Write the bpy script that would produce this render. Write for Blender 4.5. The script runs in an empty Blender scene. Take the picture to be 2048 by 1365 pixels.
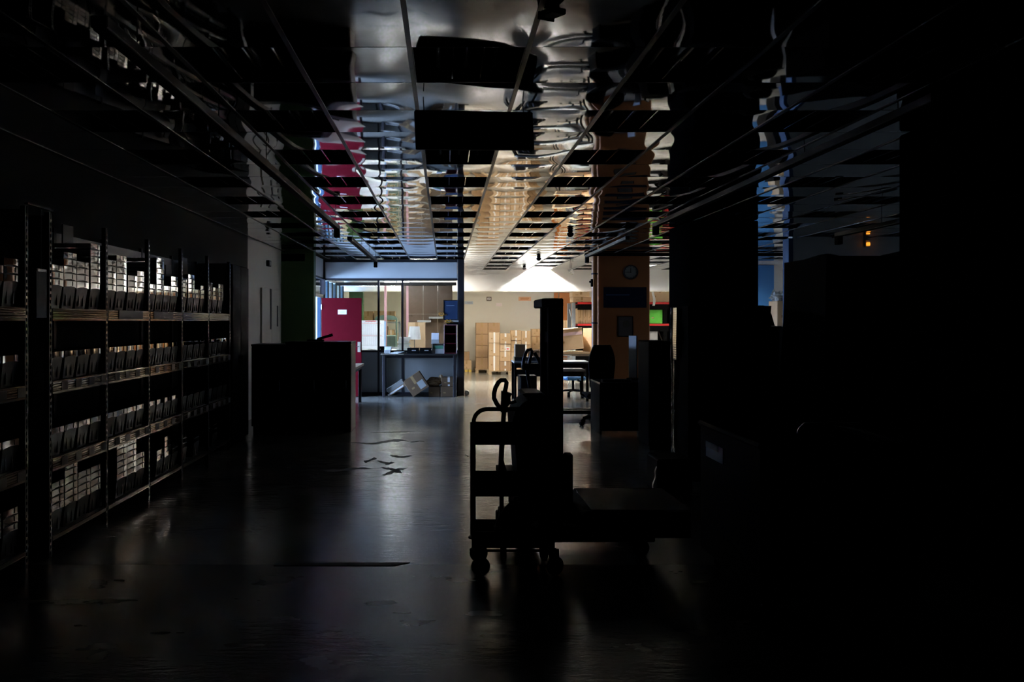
import bpy, math, random
from mathutils import Matrix, Vector, Euler

# ------------------------------------------------------------------ camera, world, exposure
scene = bpy.context.scene
COL = scene.collection
EYE = 1.66
CEIL = 3.044
F = 1593.0                       # focal length in pixels of a 2048 px wide frame
cam_d = bpy.data.cameras.new('camera')
cam_d.sensor_width = 36.0
cam_d.lens = 36.0 * F / 2048.0
cam_d.shift_x = (1024 - 890) / 2048.0
cam_d.shift_y = -(682.5 - 642) / 2048.0
cam_d.clip_end = 100
cam = bpy.data.objects.new('camera', cam_d)
cam.location = (0, 0, EYE)
cam.rotation_euler = (math.radians(90), 0, 0)
COL.objects.link(cam)
scene.camera = cam

vs = scene.view_settings
vs.view_transform = 'Standard'
vs.look = 'None'
vs.exposure = 0.0
vs.gamma = 1.0
vs.use_curve_mapping = False
scene.cycles.use_denoising = True
scene.cycles.max_bounces = 10
scene.cycles.diffuse_bounces = 5
scene.cycles.glossy_bounces = 6
scene.cycles.transmission_bounces = 8
scene.cycles.transparent_max_bounces = 12
scene.cycles.sample_clamp_indirect = 40.0
scene.cycles.caustics_refractive = False
scene.cycles.blur_glossy = 0.3

world = bpy.data.worlds.new('dusk_sky')
scene.world = world
world.use_nodes = True
bg = world.node_tree.nodes['Background']
bg.inputs['Color'].default_value = (0.38, 0.56, 1.0, 1)
bg.inputs['Strength'].default_value = 125.0

# strengths of the place's lamps and of added ones (used by the lamp builders below)
P_LUM = 6500.0          # emission of the one lit recessed luminaire
P_BACK = 46.0         # watts of each tube in the store behind the beam
P_OFFICE = 62.0       # emission of the office diffusers, seen and added
P_SIDE = 150.0         # watts of the strip light behind the office
P_RIGHT = 260.0       # emission of the second lit luminaire, over the pallet rack, and of the added one

def PX(x, Y): return (x - 890.0) * Y / F
def PZ(y, Y): return EYE - (y - 642.0) * Y / F

# ------------------------------------------------------------------ materials
def mat(name, col, rough=0.5, metal=0.0, var=0.0, scale=8.0, bump=0.0, bscale=60.0, spec=0.5,
        coat=0.0, rvar=0.0, stretch=(1, 1, 1), emit=None, estr=0.0, trans=0.0, alpha=1.0):
    m = bpy.data.materials.new(name)
    m.use_nodes = True
    nt = m.node_tree
    b = nt.nodes['Principled BSDF']
    b.inputs['Base Color'].default_value = (*col, 1)
    b.inputs['Roughness'].default_value = rough
    b.inputs['Metallic'].default_value = metal
    b.inputs['Specular IOR Level'].default_value = spec
    b.inputs['Coat Weight'].default_value = coat
    b.inputs['Transmission Weight'].default_value = trans
    if emit:
        b.inputs['Emission Color'].default_value = (*emit, 1)
        b.inputs['Emission Strength'].default_value = estr
    if var or bump or rvar:
        tc = nt.nodes.new('ShaderNodeTexCoord')
        mp = nt.nodes.new('ShaderNodeMapping')
        mp.inputs['Scale'].default_value = stretch
        nt.links.new(tc.outputs['Object'], mp.inputs['Vector'])
        n = nt.nodes.new('ShaderNodeTexNoise')
        n.inputs['Scale'].default_value = scale
        n.inputs['Detail'].default_value = 5
        nt.links.new(mp.outputs['Vector'], n.inputs['Vector'])
        if var:
            r = nt.nodes.new('ShaderNodeMapRange')
            r.inputs['To Min'].default_value = 1 - var
            r.inputs['To Max'].default_value = 1 + var
            nt.links.new(n.outputs['Fac'], r.inputs['Value'])
            mx = nt.nodes.new('ShaderNodeVectorMath')
            mx.operation = 'SCALE'
            mx.inputs[0].default_value = col
            nt.links.new(r.outputs['Result'], mx.inputs['Scale'])
            nt.links.new(mx.outputs['Vector'], b.inputs['Base Color'])
        if rvar:
            r2 = nt.nodes.new('ShaderNodeMapRange')
            r2.inputs['From Min'].default_value = 0.3
            r2.inputs['From Max'].default_value = 0.7
            r2.inputs['To Min'].default_value = max(0.02, rough - rvar)
            r2.inputs['To Max'].default_value = rough + rvar
            nt.links.new(n.outputs['Fac'], r2.inputs['Value'])
            nt.links.new(r2.outputs['Result'], b.inputs['Roughness'])
        if bump:
            n2 = nt.nodes.new('ShaderNodeTexNoise')
            n2.inputs['Scale'].default_value = bscale
            n2.inputs['Detail'].default_value = 3
            nt.links.new(mp.outputs['Vector'], n2.inputs['Vector'])
            bp = nt.nodes.new('ShaderNodeBump')
            bp.inputs['Strength'].default_value = bump
            bp.inputs['Distance'].default_value = 0.01
            nt.links.new(n2.outputs['Fac'], bp.inputs['Height'])
            nt.links.new(bp.outputs['Normal'], b.inputs['Normal'])
    return m

def floor_mat(name, col, rough, rv, bump):
    """polished, trodden resin floor: blotchy tone, streaky gloss, scuffs"""
    m = bpy.data.materials.new(name)
    m.use_nodes = True
    nt = m.node_tree
    b = nt.nodes['Principled BSDF']
    b.inputs['Specular IOR Level'].default_value = 0.75
    b.inputs['Specular Tint'].default_value = (1.0, 0.97, 0.90, 1)
    tc = nt.nodes.new('ShaderNodeTexCoord')
    def noise(scale, st, det=5):
        mp = nt.nodes.new('ShaderNodeMapping')
        mp.inputs['Scale'].default_value = st
        nt.links.new(tc.outputs['Object'], mp.inputs['Vector'])
        n = nt.nodes.new('ShaderNodeTexNoise')
        n.inputs['Scale'].default_value = scale
        n.inputs['Detail'].default_value = det
        nt.links.new(mp.outputs['Vector'], n.inputs['Vector'])
        return n
    def ramp(src, a, bb, lo, hi):
        r = nt.nodes.new('ShaderNodeMapRange')
        r.inputs['From Min'].default_value = a
        r.inputs['From Max'].default_value = bb
        r.inputs['To Min'].default_value = lo
        r.inputs['To Max'].default_value = hi
        nt.links.new(src.outputs['Fac'], r.inputs['Value'])
        return r
    n1 = noise(1.3, (1, 1, 1))
    c = ramp(n1, 0.3, 0.7, 0.8, 1.15)
    sc = nt.nodes.new('ShaderNodeVectorMath')
    sc.operation = 'SCALE'
    sc.inputs[0].default_value = col
    nt.links.new(c.outputs['Result'], sc.inputs['Scale'])
    nt.links.new(sc.outputs['Vector'], b.inputs['Base Color'])
    n2 = noise(3.0, (0.7, 1.6, 1))
    r = ramp(n2, 0.3, 0.72, rough - rv, rough + rv)
    nt.links.new(r.outputs['Result'], b.inputs['Roughness'])
    n3 = noise(11.0, (0.6, 2.2, 1), 6)
    n4 = noise(70.0, (1, 1, 1), 2)
    ad = nt.nodes.new('ShaderNodeMath')
    ad.operation = 'MULTIPLY_ADD'
    ad.inputs[1].default_value = 0.12
    nt.links.new(n4.outputs['Fac'], ad.inputs[0])
    nt.links.new(n3.outputs['Fac'], ad.inputs[2])
    bp = nt.nodes.new('ShaderNodeBump')
    bp.inputs['Strength'].default_value = bump
    bp.inputs['Distance'].default_value = 0.02
    nt.links.new(ad.outputs['Value'], bp.inputs['Height'])
    nt.links.new(bp.outputs['Normal'], b.inputs['Normal'])
    return m

def glass_mat(name, tint, mixf=0.1):
    m = bpy.data.materials.new(name)
    m.use_nodes = True
    nt = m.node_tree
    nt.nodes.remove(nt.nodes['Principled BSDF'])
    out = nt.nodes['Material Output']
    tr = nt.nodes.new('ShaderNodeBsdfTransparent')
    tr.inputs['Color'].default_value = (*tint, 1)
    gl = nt.nodes.new('ShaderNodeBsdfGlossy')
    gl.inputs['Roughness'].default_value = 0.03
    fr = nt.nodes.new('ShaderNodeFresnel')
    fr.inputs['IOR'].default_value = 1.45
    mx = nt.nodes.new('ShaderNodeMixShader')
    nt.links.new(fr.outputs['Fac'], mx.inputs['Fac'])
    nt.links.new(tr.outputs['BSDF'], mx.inputs[1])
    nt.links.new(gl.outputs['BSDF'], mx.inputs[2])
    nt.links.new(mx.outputs['Shader'], out.inputs['Surface'])
    return m

M = {}
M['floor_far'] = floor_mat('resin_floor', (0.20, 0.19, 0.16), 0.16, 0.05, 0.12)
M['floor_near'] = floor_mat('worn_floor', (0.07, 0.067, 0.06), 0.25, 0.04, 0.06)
M['scuff'] = mat('black_scuff', (0.02, 0.02, 0.02), 0.6, var=0.3, scale=30)
M['joint'] = mat('floor_joint', (0.03, 0.03, 0.03), 0.7, var=0.2)
M['cream'] = mat('cream_paint', (0.66, 0.635, 0.545), 0.6, var=0.04, scale=2, bump=0.02)
M['shade_wall'] = mat('shaded_left_wall', (0.045, 0.045, 0.038), 0.8, spec=0.1, var=0.08, scale=2)  # gloom of the unlit zone put into the wall colour
M['white'] = mat('white_paint', (0.80, 0.80, 0.78), 0.55, var=0.03, scale=3)
M['slab'] = mat('dark_slab', (0.035, 0.035, 0.035), 0.9, var=0.2)
M['tile'] = mat('mirror_metal_tile', (0.72, 0.72, 0.73), 0.04, 1.0, var=0.06, scale=3)
M['tbar'] = mat('ceiling_bar', (0.10, 0.095, 0.085), 0.4, 0.6, var=0.1)
M['black'] = mat('black_paint', (0.006, 0.006, 0.006), 0.6, spec=0.02, var=0.2, scale=12)
M['soot'] = mat('black_rubber', (0.005, 0.005, 0.005), 0.8, spec=0.02, var=0.2, scale=20)
M['satin_black'] = mat('satin_black', (0.010, 0.010, 0.011), 0.32, spec=0.10, var=0.1)
M['housing'] = mat('luminaire_housing', (0.05, 0.05, 0.05), 0.35, 0.4, var=0.1)
M['louvre'] = mat('louvre_metal', (0.55, 0.55, 0.56), 0.12, 1.0, var=0.05)
M['tube_off'] = mat('unlit_tube_glass', (0.75, 0.75, 0.72), 0.12, spec=0.6, var=0.03)
M['frame'] = mat('dark_aluminium', (0.03, 0.027, 0.03), 0.45, 0.0, spec=0.2, var=0.1)
M['panel'] = mat('grey_panel', (0.70, 0.70, 0.70), 0.45, var=0.03, scale=4)
M['glass'] = glass_mat('partition_glass', (0.93, 0.95, 0.94))
M['magenta'] = mat('magenta_door', (0.098, 0.003, 0.008), 0.55, spec=0.05, var=0.05, scale=4)
M['green_wall'] = mat('dark_green_paint', (0.05, 0.11, 0.03), 0.6, var=0.08, scale=3)
M['blue_wall'] = mat('blue_paint', (0.05, 0.20, 0.48), 0.55, var=0.06, scale=3)
M['sky_blue'] = mat('pale_blue_paint', (0.30, 0.50, 0.78), 0.5, var=0.05)
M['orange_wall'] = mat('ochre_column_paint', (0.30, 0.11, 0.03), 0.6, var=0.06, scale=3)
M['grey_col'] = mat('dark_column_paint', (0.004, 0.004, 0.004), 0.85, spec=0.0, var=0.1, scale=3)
M['rust'] = mat('orange_board', (0.50, 0.16, 0.03), 0.5, var=0.06, scale=2)
M['pink'] = mat('pink_mullion', (0.62, 0.34, 0.36), 0.45, var=0.04)
M['brown'] = mat('brown_veneer', (0.14, 0.09, 0.055), 0.35, var=0.18, scale=5, stretch=(6, 6, 0.7))
M['card'] = mat('cardboard', (0.52, 0.35, 0.19), 0.75, var=0.10, scale=5, bump=0.05, bscale=40, stretch=(1, 1, 2))
M['card2'] = mat('pale_cardboard', (0.60, 0.43, 0.26), 0.75, var=0.09, scale=5, bump=0.05, bscale=40)
M['card3'] = mat('brown_cardboard', (0.40, 0.25, 0.13), 0.78, var=0.10, scale=5, bump=0.05, bscale=40)
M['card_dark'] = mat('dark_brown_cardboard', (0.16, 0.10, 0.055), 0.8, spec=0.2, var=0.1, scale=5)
M['foil'] = mat('glossy_edge_protector', (0.80, 0.76, 0.68), 0.16, 0.9, var=0.15, scale=40)
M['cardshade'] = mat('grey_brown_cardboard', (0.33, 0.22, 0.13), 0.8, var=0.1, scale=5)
M['tape'] = mat('white_tape', (0.82, 0.80, 0.76), 0.3, var=0.05)
M['btape'] = mat('brown_tape', (0.40, 0.26, 0.12), 0.25, var=0.05)
M['ptape'] = mat('pink_tape', (0.72, 0.55, 0.60), 0.3, var=0.1, scale=30)
M['paper'] = mat('white_paper', (0.86, 0.87, 0.88), 0.6, var=0.02)
M['planner'] = mat('planner_sheet', (0.84, 0.87, 0.94), 0.5, var=0.02)
M['ink'] = mat('grey_ink', (0.35, 0.36, 0.42), 0.6, var=0.05)
M['redink'] = mat('red_ink', (0.75, 0.12, 0.10), 0.6, var=0.05)
M['red_steel'] = mat('red_rack_paint', (0.75, 0.03, 0.03), 0.4, var=0.05)
M['rack_grey'] = mat('rack_grey_blue', (0.33, 0.38, 0.43), 0.4, 0.3, var=0.05)
M['lime'] = mat('lime_green_card', (0.13, 0.62, 0.06), 0.55, var=0.04)
M['wood'] = mat('pallet_wood', (0.48, 0.35, 0.20), 0.8, var=0.2, scale=9, stretch=(1, 6, 6))
M['yellow'] = mat('yellow_block', (0.65, 0.45, 0.06), 0.6, var=0.08)
M['steel'] = mat('brushed_steel', (0.45, 0.45, 0.46), 0.25, 1.0, var=0.08)
M['chrome'] = mat('chrome', (0.7, 0.7, 0.7), 0.08, 1.0, var=0.03)
M['rim'] = mat('glossy_grey_plastic', (0.55, 0.55, 0.54), 0.04, metal=1.0, spec=0.9, var=0.04, scale=20)
M['bin'] = mat('dark_bin_plastic', (0.022, 0.021, 0.019), 0.4, spec=0.5, var=0.1)
M['shelf'] = mat('shelf_enamel', (0.16, 0.15, 0.14), 0.35, var=0.1)
M['strip'] = mat('glossy_label_strip', (0.40, 0.36, 0.30), 0.09, metal=0.5, spec=0.8, var=0.1, scale=14)
M['label_dark'] = mat('dark_label_card', (0.07, 0.065, 0.065), 0.5, var=0.1)
M['post'] = mat('perforated_post', (0.025, 0.025, 0.025), 0.4, 0.0, spec=0.2, var=0.1)
M['counter'] = mat('counter_laminate', (0.035, 0.032, 0.03), 0.45, spec=0.15, var=0.08)
M['beige'] = mat('beige_laminate', (0.45, 0.38, 0.28), 0.4, var=0.05)
M['maroon'] = mat('maroon_shelf', (0.10, 0.012, 0.02), 0.3, spec=0.6, var=0.1)
M['shade'] = mat('lamp_shade_fabric', (0.82, 0.84, 0.88), 0.8, var=0.03)
M['navy'] = mat('navy_board', (0.035, 0.065, 0.14), 0.35, var=0.1, scale=6)
M['poster'] = mat('dark_blue_poster', (0.004, 0.009, 0.03), 0.5, spec=0.1, var=0.1, scale=6)
M['deep_blue'] = mat('deep_blue_paint', (0.02, 0.06, 0.13), 0.6, var=0.06)
M['panel_low'] = mat('shaded_grey_panel', (0.27, 0.27, 0.25), 0.5, var=0.04, scale=4)  # darker copy of the grey panel; dimness under the counter put into colour
M['stud'] = mat('bright_post_steel', (0.5, 0.5, 0.5), 0.15, 1.0, var=0.1)
M['gold'] = mat('orange_ribbon', (0.72, 0.36, 0.03), 0.35, var=0.08)
M['teal'] = mat('dark_green_enamel', (0.09, 0.15, 0.13), 0.45, var=0.08)
M['bookgreen'] = mat('green_cover', (0.10, 0.30, 0.18), 0.5, var=0.05)
M['bookblue'] = mat('pale_blue_cover', (0.42, 0.55, 0.68), 0.5, var=0.05)
M['grey_box'] = mat('grey_card', (0.42, 0.42, 0.40), 0.6, var=0.05)
M['seat_blue'] = mat('blue_upholstery', (0.06, 0.24, 0.55), 0.8, var=0.1, scale=30)
M['fabric'] = mat('black_upholstery', (0.008, 0.008, 0.009), 0.95, spec=0.1, var=0.2, scale=40, bump=0.1)
M['cover'] = mat('dark_dust_cover', (0.006, 0.006, 0.006), 0.9, spec=0.1, var=0.2, scale=10, bump=0.1)
M['rope'] = mat('braided_rope', (0.75, 0.70, 0.62), 0.28, metal=0.85, spec=0.8, var=0.15, scale=30)
M['rope'].node_tree.nodes['Principled BSDF'].inputs['Subsurface Weight'].default_value = 0.8
M['rope'].node_tree.nodes['Principled BSDF'].inputs['Subsurface Radius'].default_value = (1.0, 0.9, 0.8)
M['rope'].node_tree.nodes['Principled BSDF'].inputs['Subsurface Scale'].default_value = 0.03
M['clock'] = mat('clock_dial', (0.22, 0.24, 0.24), 0.4, var=0.03)
M['sign'] = mat('sign_brown', (0.16, 0.13, 0.10), 0.5, var=0.06)
M['orange_paper'] = mat('faded_orange_paper', (0.74, 0.42, 0.24), 0.6, var=0.06)
M['pale_paper'] = mat('pale_pink_paper', (0.76, 0.68, 0.66), 0.6, var=0.03)
M['blue_paper'] = mat('grey_blue_paper', (0.42, 0.50, 0.58), 0.6, var=0.05)
M['plastic_bag'] = mat('crumpled_clear_plastic', (0.62, 0.64, 0.64), 0.15, spec=0.8, var=0.08, bump=0.5, bscale=12)
M['lit'] = mat('lit_diffuser', (0.9, 0.9, 0.9), 0.5, emit=(1.0, 0.97, 0.90), estr=P_LUM, var=0.01)
M['lit_tube'] = mat('lit_tube', (0.9, 0.9, 0.9), 0.5, emit=(0.88, 0.93, 1.0), estr=P_OFFICE, var=0.01)
M['warm_tube'] = mat('warm_lit_tube', (0.9, 0.9, 0.9), 0.5, emit=(1.0, 0.93, 0.80), estr=20.0, var=0.01)
M['lit2'] = mat('lit_diffuser_soft', (0.9, 0.9, 0.9), 0.5, emit=(1.0, 0.97, 0.92), estr=P_RIGHT, var=0.01)
M['rail'] = mat('dull_rail', (0.05, 0.046, 0.04), 0.5, 0.1, var=0.1)
M['amber'] = mat('amber_lamp', (0.8, 0.3, 0.02), 0.4, emit=(1.0, 0.32, 0.03), estr=1.6, var=0.01)
M['pipe'] = mat('ochre_pipe_paint', (0.36, 0.14, 0.04), 0.35, var=0.06)

# ------------------------------------------------------------------ geometry helpers
class MB:
    def __init__(s):
        s.v = []
        s.f = []
    def add(s, vs_, fs, T=None):
        o = len(s.v)
        for p in vs_:
            p = Vector(p)
            s.v.append(tuple(T @ p) if T is not None else tuple(p))
        s.f += [tuple(i + o for i in f) for f in fs]
        return s
    def box(s, c, d, ch=0.0, T=None):
        hx, hy, hz = d[0] / 2, d[1] / 2, d[2] / 2
        R = Matrix.Translation(Vector(c))
        if T is not None:
            R = R @ T
        ch = min(ch, hx * 0.9, hy * 0.9, hz * 0.9)
        if ch <= 0:
            vv = [(x, y, z) for x in (-hx, hx) for y in (-hy, hy) for z in (-hz, hz)]
            ff = [(0, 1, 3, 2), (4, 6, 7, 5), (0, 4, 5, 1), (2, 3, 7, 6), (0, 2, 6, 4), (1, 5, 7, 3)]
            return s.add(vv, ff, R)
        vv = []
        idx = {}
        for sx in (-1, 1):
            for sy in (-1, 1):
                for sz in (-1, 1):
                    idx[(sx, sy, sz, 0)] = len(vv); vv.append((sx * hx, sy * (hy - ch), sz * (hz - ch)))
                    idx[(sx, sy, sz, 1)] = len(vv); vv.append((sx * (hx - ch), sy * hy, sz * (hz - ch)))
                    idx[(sx, sy, sz, 2)] = len(vv); vv.append((sx * (hx - ch), sy * (hy - ch), sz * hz))
        ff = []
        I = lambda a, b, c_, k: idx[(a, b, c_, k)]
        for sg in (-1, 1):
            q = [I(sg, -1, -1, 0), I(sg, 1, -1, 0), I(sg, 1, 1, 0), I(sg, -1, 1, 0)]
            ff.append(q if sg > 0 else q[::-1])
            q = [I(-1, sg, -1, 1), I(-1, sg, 1, 1), I(1, sg, 1, 1), I(1, sg, -1, 1)]
            ff.append(q if sg > 0 else q[::-1])
            q = [I(-1, -1, sg, 2), I(1, -1, sg, 2), I(1, 1, sg, 2), I(-1, 1, sg, 2)]
            ff.append(q if sg > 0 else q[::-1])
        for a in (-1, 1):
            for b in (-1, 1):
                q = [I(a, b, -1, 0), I(a, b, -1, 1), I(a, b, 1, 1), I(a, b, 1, 0)]
                ff.append(q if a * b > 0 else q[::-1])
                q = [I(a, -1, b, 0), I(a, 1, b, 0), I(a, 1, b, 2), I(a, -1, b, 2)]
                ff.append(q if a * b > 0 else q[::-1])
                q = [I(-1, a, b, 1), I(-1, a, b, 2), I(1, a, b, 2), I(1, a, b, 1)]
                ff.append(q if a * b > 0 else q[::-1])
                for c_ in (-1, 1):
                    t = [I(a, b, c_, 0), I(a, b, c_, 1), I(a, b, c_, 2)]
                    ff.append(t if a * b * c_ > 0 else t[::-1])
        return s.add(vv, ff, R)
    def bx(s, x0, x1, y0, y1, z0, z1, ch=0.0):
        return s.box(((x0 + x1) / 2, (y0 + y1) / 2, (z0 + z1) / 2), (abs(x1 - x0), abs(y1 - y0), abs(z1 - z0)), ch)
    def cyl(s, p0, p1, r0, r1=None, n=12):
        return s.tube([p0, p1], [r0, r0 if r1 is None else r1], n)
    def tube(s, pts, r, n=8, closed=False):
        pts = [Vector(p) for p in pts]
        k = len(pts)
        rr = r if isinstance(r, (list, tuple)) else [r] * k
        rings = []
        up = None
        for i, p in enumerate(pts):
            a = pts[i - 1] if (i > 0 or closed) else p
            b = pts[(i + 1) % k] if (i < k - 1 or closed) else p
            t = (b - a).normalized()
            if up is None:
                up = Vector((0, 0, 1)) if abs(t.z) < 0.9 else Vector((1, 0, 0))
            n1 = (up - t * up.dot(t)).normalized()
            up = n1
            n2 = t.cross(n1)
            rings.append([p + (n1 * math.cos(2 * math.pi * j / n) + n2 * math.sin(2 * math.pi * j / n)) * rr[i] for j in range(n)])
        vv = [q for ring in rings for q in ring]
        ff = []
        for i in range(k if closed else k - 1):
            i2 = (i + 1) % k
            for j in range(n):
                j2 = (j + 1) % n
                ff.append((i * n + j, i * n + j2, i2 * n + j2, i2 * n + j))
        if not closed:
            ff.append(tuple(range(n))[::-1])
            ff.append(tuple((k - 1) * n + j for j in range(n)))
        return s.add(vv, ff)
    def lathe(s, prof, n=20, T=None, cap=True):
        vv = []
        ff = []
        for (r, z) in prof:
            for j in range(n):
                a = 2 * math.pi * j / n
                vv.append((r * math.cos(a), r * math.sin(a), z))
        for i in range(len(prof) - 1):
            for j in range(n):
                j2 = (j + 1) % n
                ff.append((i * n + j, i * n + j2, (i + 1) * n + j2, (i + 1) * n + j))
        if cap:
            ff.append(tuple(range(n))[::-1])
            ff.append(tuple((len(prof) - 1) * n + j for j in range(n)))
        return s.add(vv, ff, T)
    def prism(s, poly, y0, y1, T=None):
        """polygon in (x, z), extruded along y"""
        n = len(poly)
        vv = [(x, y0, z) for x, z in poly] + [(x, y1, z) for x, z in poly]
        ff = [tuple(range(n)), tuple(range(2 * n - 1, n - 1, -1))]
        ff += [(i, i + n, (i + 1) % n + n, (i + 1) % n) for i in range(n)]
        return s.add(vv, ff, T)
    def grid(s, fn, nu, nv, T=None):
        vv = [fn(i / nu, j / nv) for j in range(nv + 1) for i in range(nu + 1)]
        ff = [(j * (nu + 1) + i, j * (nu + 1) + i + 1, (j + 1) * (nu + 1) + i + 1, (j + 1) * (nu + 1) + i)
              for j in range(nv) for i in range(nu)]
        return s.add(vv, ff, T)
    def mesh(s, name, material, smooth=True, fix=True):
        me = bpy.data.meshes.new(name)
        me.from_pydata(s.v, [], s.f)
        if fix:
            import bmesh
            bm = bmesh.new()
            bm.from_mesh(me)
            bmesh.ops.recalc_face_normals(bm, faces=bm.faces)
            bm.to_mesh(me)
            bm.free()
        if smooth:
            me.polygons.foreach_set('use_smooth', [True] * len(me.polygons))
            me.set_sharp_from_angle(angle=math.radians(35))
        me.materials.append(M[material])
        return me
    def build(s, name, material, parent=None, smooth=True, loc=None, fix=True):
        return link(name, s.mesh(name, material, smooth, fix), parent, loc)

def link(name, me, parent=None, loc=None, rot=None):
    o = bpy.data.objects.new(name, me)
    COL.objects.link(o)
    if parent is not None:
        o.parent = parent
    if loc is not None:
        o.location = loc
    if rot is not None:
        o.rotation_euler = rot
    return o

def tag(o, label, cat=None, group=None, kind=None):
    if label: o['label'] = label
    if cat: o['category'] = cat
    if group: o['group'] = group
    if kind: o['kind'] = kind
    return o

def thing(name, label, cat, loc=(0, 0, 0), rot=(0, 0, 0), group=None):
    o = bpy.data.objects.new(name, None)
    o.empty_display_size = 0.1
    COL.objects.link(o)
    o.location = loc
    o.rotation_euler = rot
    return tag(o, label, cat, group)

def struct(name, mb, material, label, smooth=False, parent=None):
    o = mb.build(name, material, parent, smooth)
    if parent is None:
        o['kind'] = 'structure'
        o['label'] = label
    return o

def copy_tree(o, parent=None):
    kids = [c for c in bpy.data.objects if c.parent == o]
    c = o.copy()
    COL.objects.link(c)
    if parent is not None:
        c.parent = parent
    for k in kids:
        copy_tree(k, c)
    return c

ORD = ['first', 'second', 'third', 'fourth', 'fifth', 'sixth', 'seventh', 'eighth', 'ninth', 'tenth',
       'eleventh', 'twelfth', 'thirteenth', 'fourteenth', 'fifteenth', 'sixteenth']
rnd = random.Random(7)
RZ = lambda a: Matrix.Rotation(math.radians(a), 4, 'Z')
RY = lambda a: Matrix.Rotation(math.radians(a), 4, 'Y')
RX = lambda a: Matrix.Rotation(math.radians(a), 4, 'X')

# ------------------------------------------------------------------ the building
LW = -3.27            # left wall
PY = 17.8             # office partition
SY = 21.568           # beam across the hall
BY = 26.2             # back wall of the store
GX, GY, GT = -0.181, 4.023, 0.605      # ceiling grid

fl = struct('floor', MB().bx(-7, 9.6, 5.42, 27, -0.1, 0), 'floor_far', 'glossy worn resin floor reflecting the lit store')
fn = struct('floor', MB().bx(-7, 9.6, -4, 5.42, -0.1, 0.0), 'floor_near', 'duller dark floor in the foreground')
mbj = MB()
mbj.add([(-1.16, 5.385, 0.003), (-0.34, 5.385, 0.003), (-0.24, 5.46, 0.003), (-1.16, 5.46, 0.003),
         (-1.16, 5.385, 0), (-0.34, 5.385, 0), (-0.24, 5.46, 0), (-1.16, 5.46, 0)],
        [(0, 1, 2, 3), (4, 7, 6, 5), (0, 4, 5, 1), (1, 5, 6, 2), (2, 6, 7, 3), (3, 7, 4, 0)])
struct('trim_1', mbj, 'joint', 'dark joint strip where two floor finishes meet')
# scuff marks on the floor
for (x0, x1, y, w) in [(700, 765, 887, 1.6), (742, 818, 884, 3.2), (820, 850, 884, 1.4), (728, 752, 921, 4.0), (752, 790, 925, 3.5),
                       (776, 826, 913, 2.6), (640, 745, 940, 3.0), (760, 815, 938, 3.0), (765, 805, 947, 5.0), (738, 842, 865, 0.9), (930, 938, 912, 1.5)]:
    Y = F * EYE / (y - 642.0)
    a, b = PX(x0, Y), PX(x1, Y)
    hw = w * Y * Y / (F * EYE) * 0.85
    ns = 14
    pts_t, pts_b = [], []
    for i in range(ns + 1):
        t = i / ns
        e = math.sin(math.pi * min(1, max(0, t))) ** 0.6 * hw * (0.55 + 0.6 * rnd.random()) + 0.002
        cy = Y + hw * 0.9 * math.sin(t * 5 + y) + hw * 0.5 * (rnd.random() - 0.5)
        pts_t.append((a + (b - a) * t, cy + e, 0.0012))
        pts_b.append((a + (b - a) * t, cy - e, 0.0012))
    m_ = MB().add(pts_b + pts_t, [(i, i + 1, ns + 2 + i, ns + 1 + i) for i in range(ns)])
    m_.build('scuff_mark', 'scuff', fl, False)

# walls
struct('wall_left', MB().bx(LW - 0.15, LW, -4, 13.2, 0, 3.35), 'shade_wall', 'side wall behind the bin shelving, its shade put into the colour')
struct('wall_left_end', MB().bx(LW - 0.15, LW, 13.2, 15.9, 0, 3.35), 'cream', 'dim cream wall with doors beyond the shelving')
struct('wall_behind_camera', MB().bx(-7, 9.6, -4.15, -4, 0, 3.35), 'cream', 'rear wall of the hall')
struct('wall_right', MB().bx(9.5, 9.65, -4, 19.0, 0, 3.35), 'cream', 'far right side wall')
struct('wall_back', MB().bx(-3.0, 7.1, BY, BY + 0.15, 0, 3.35), 'cream', 'cream back wall of the lit store')
struct('wall_store_side', MB().bx(7.1, 7.25, 19.0, BY, 0, 3.35), 'white', 'white side wall beyond the pallet rack')
struct('wall_blue_end', MB().bx(7.1, 9.6, 19.0, 19.15, 0, 3.35), 'white', 'pale end wall right of the pillars')
o = MB().bx(7.30, 7.82, 18.93, 18.997, 0, CEIL - 0.06, 0.004).build('blue_door_panel', 'blue_wall')
tag(o, 'tall blue panel on the pale end wall right of the dark pillar', 'wall panel')
struct('wall_right_stub', MB().bx(5.8, 9.5, 13.3, 13.45, 0, 3.35), 'cream', 'dim cream wall at the right under the amber lamp')
o = MB().bx(5.72, 5.797, 13.26, 13.49, 0, CEIL - 0.01, 0.004).build('trim_2', 'deep_blue')
o['kind'] = 'structure'; o['label'] = 'dark blue edge of the dim right wall'
bmo = struct('wall_beam', MB().bx(-3.0, 7.1, SY, SY + 0.25, 2.476, 3.35), 'white', 'white beam face washed by the lit luminaire')
pr = MB()
rl = random.Random(3)
for row, zz in enumerate((2.705, 2.66)):
    xx = 1.78
    while xx < 2.34:
        ww = 0.012 + 0.02 * rl.random()
        pr.bx(xx, xx + ww, SY - 0.0015, SY, zz, zz + 0.022)
        xx += ww + 0.008 + (0.02 if rl.random() < 0.2 else 0)
pr.build('faint_red_lettering', 'ptape', bmo, False)
struct('trim_3', MB().bx(-3.0, 7.1, SY - 0.004, SY + 0.27, 2.455, 2.476), 'cream', 'lower edge of the white beam')
struct('ceiling_store', MB().bx(-3.0, 7.1, SY + 0.25, BY, 2.92, 3.0), 'white', 'low white ceiling over the store')
struct('wall_green_column', MB().bx(LW, -2.62, 15.9, 16.15, 0, 3.35), 'green_wall', 'dark green column at the end of the left wall')

struct('wall_store_left', MB().bx(-3.15, -2.85, 21.75, BY + 0.15, 0, 3.35), 'cream', 'left side wall of the store')
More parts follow.
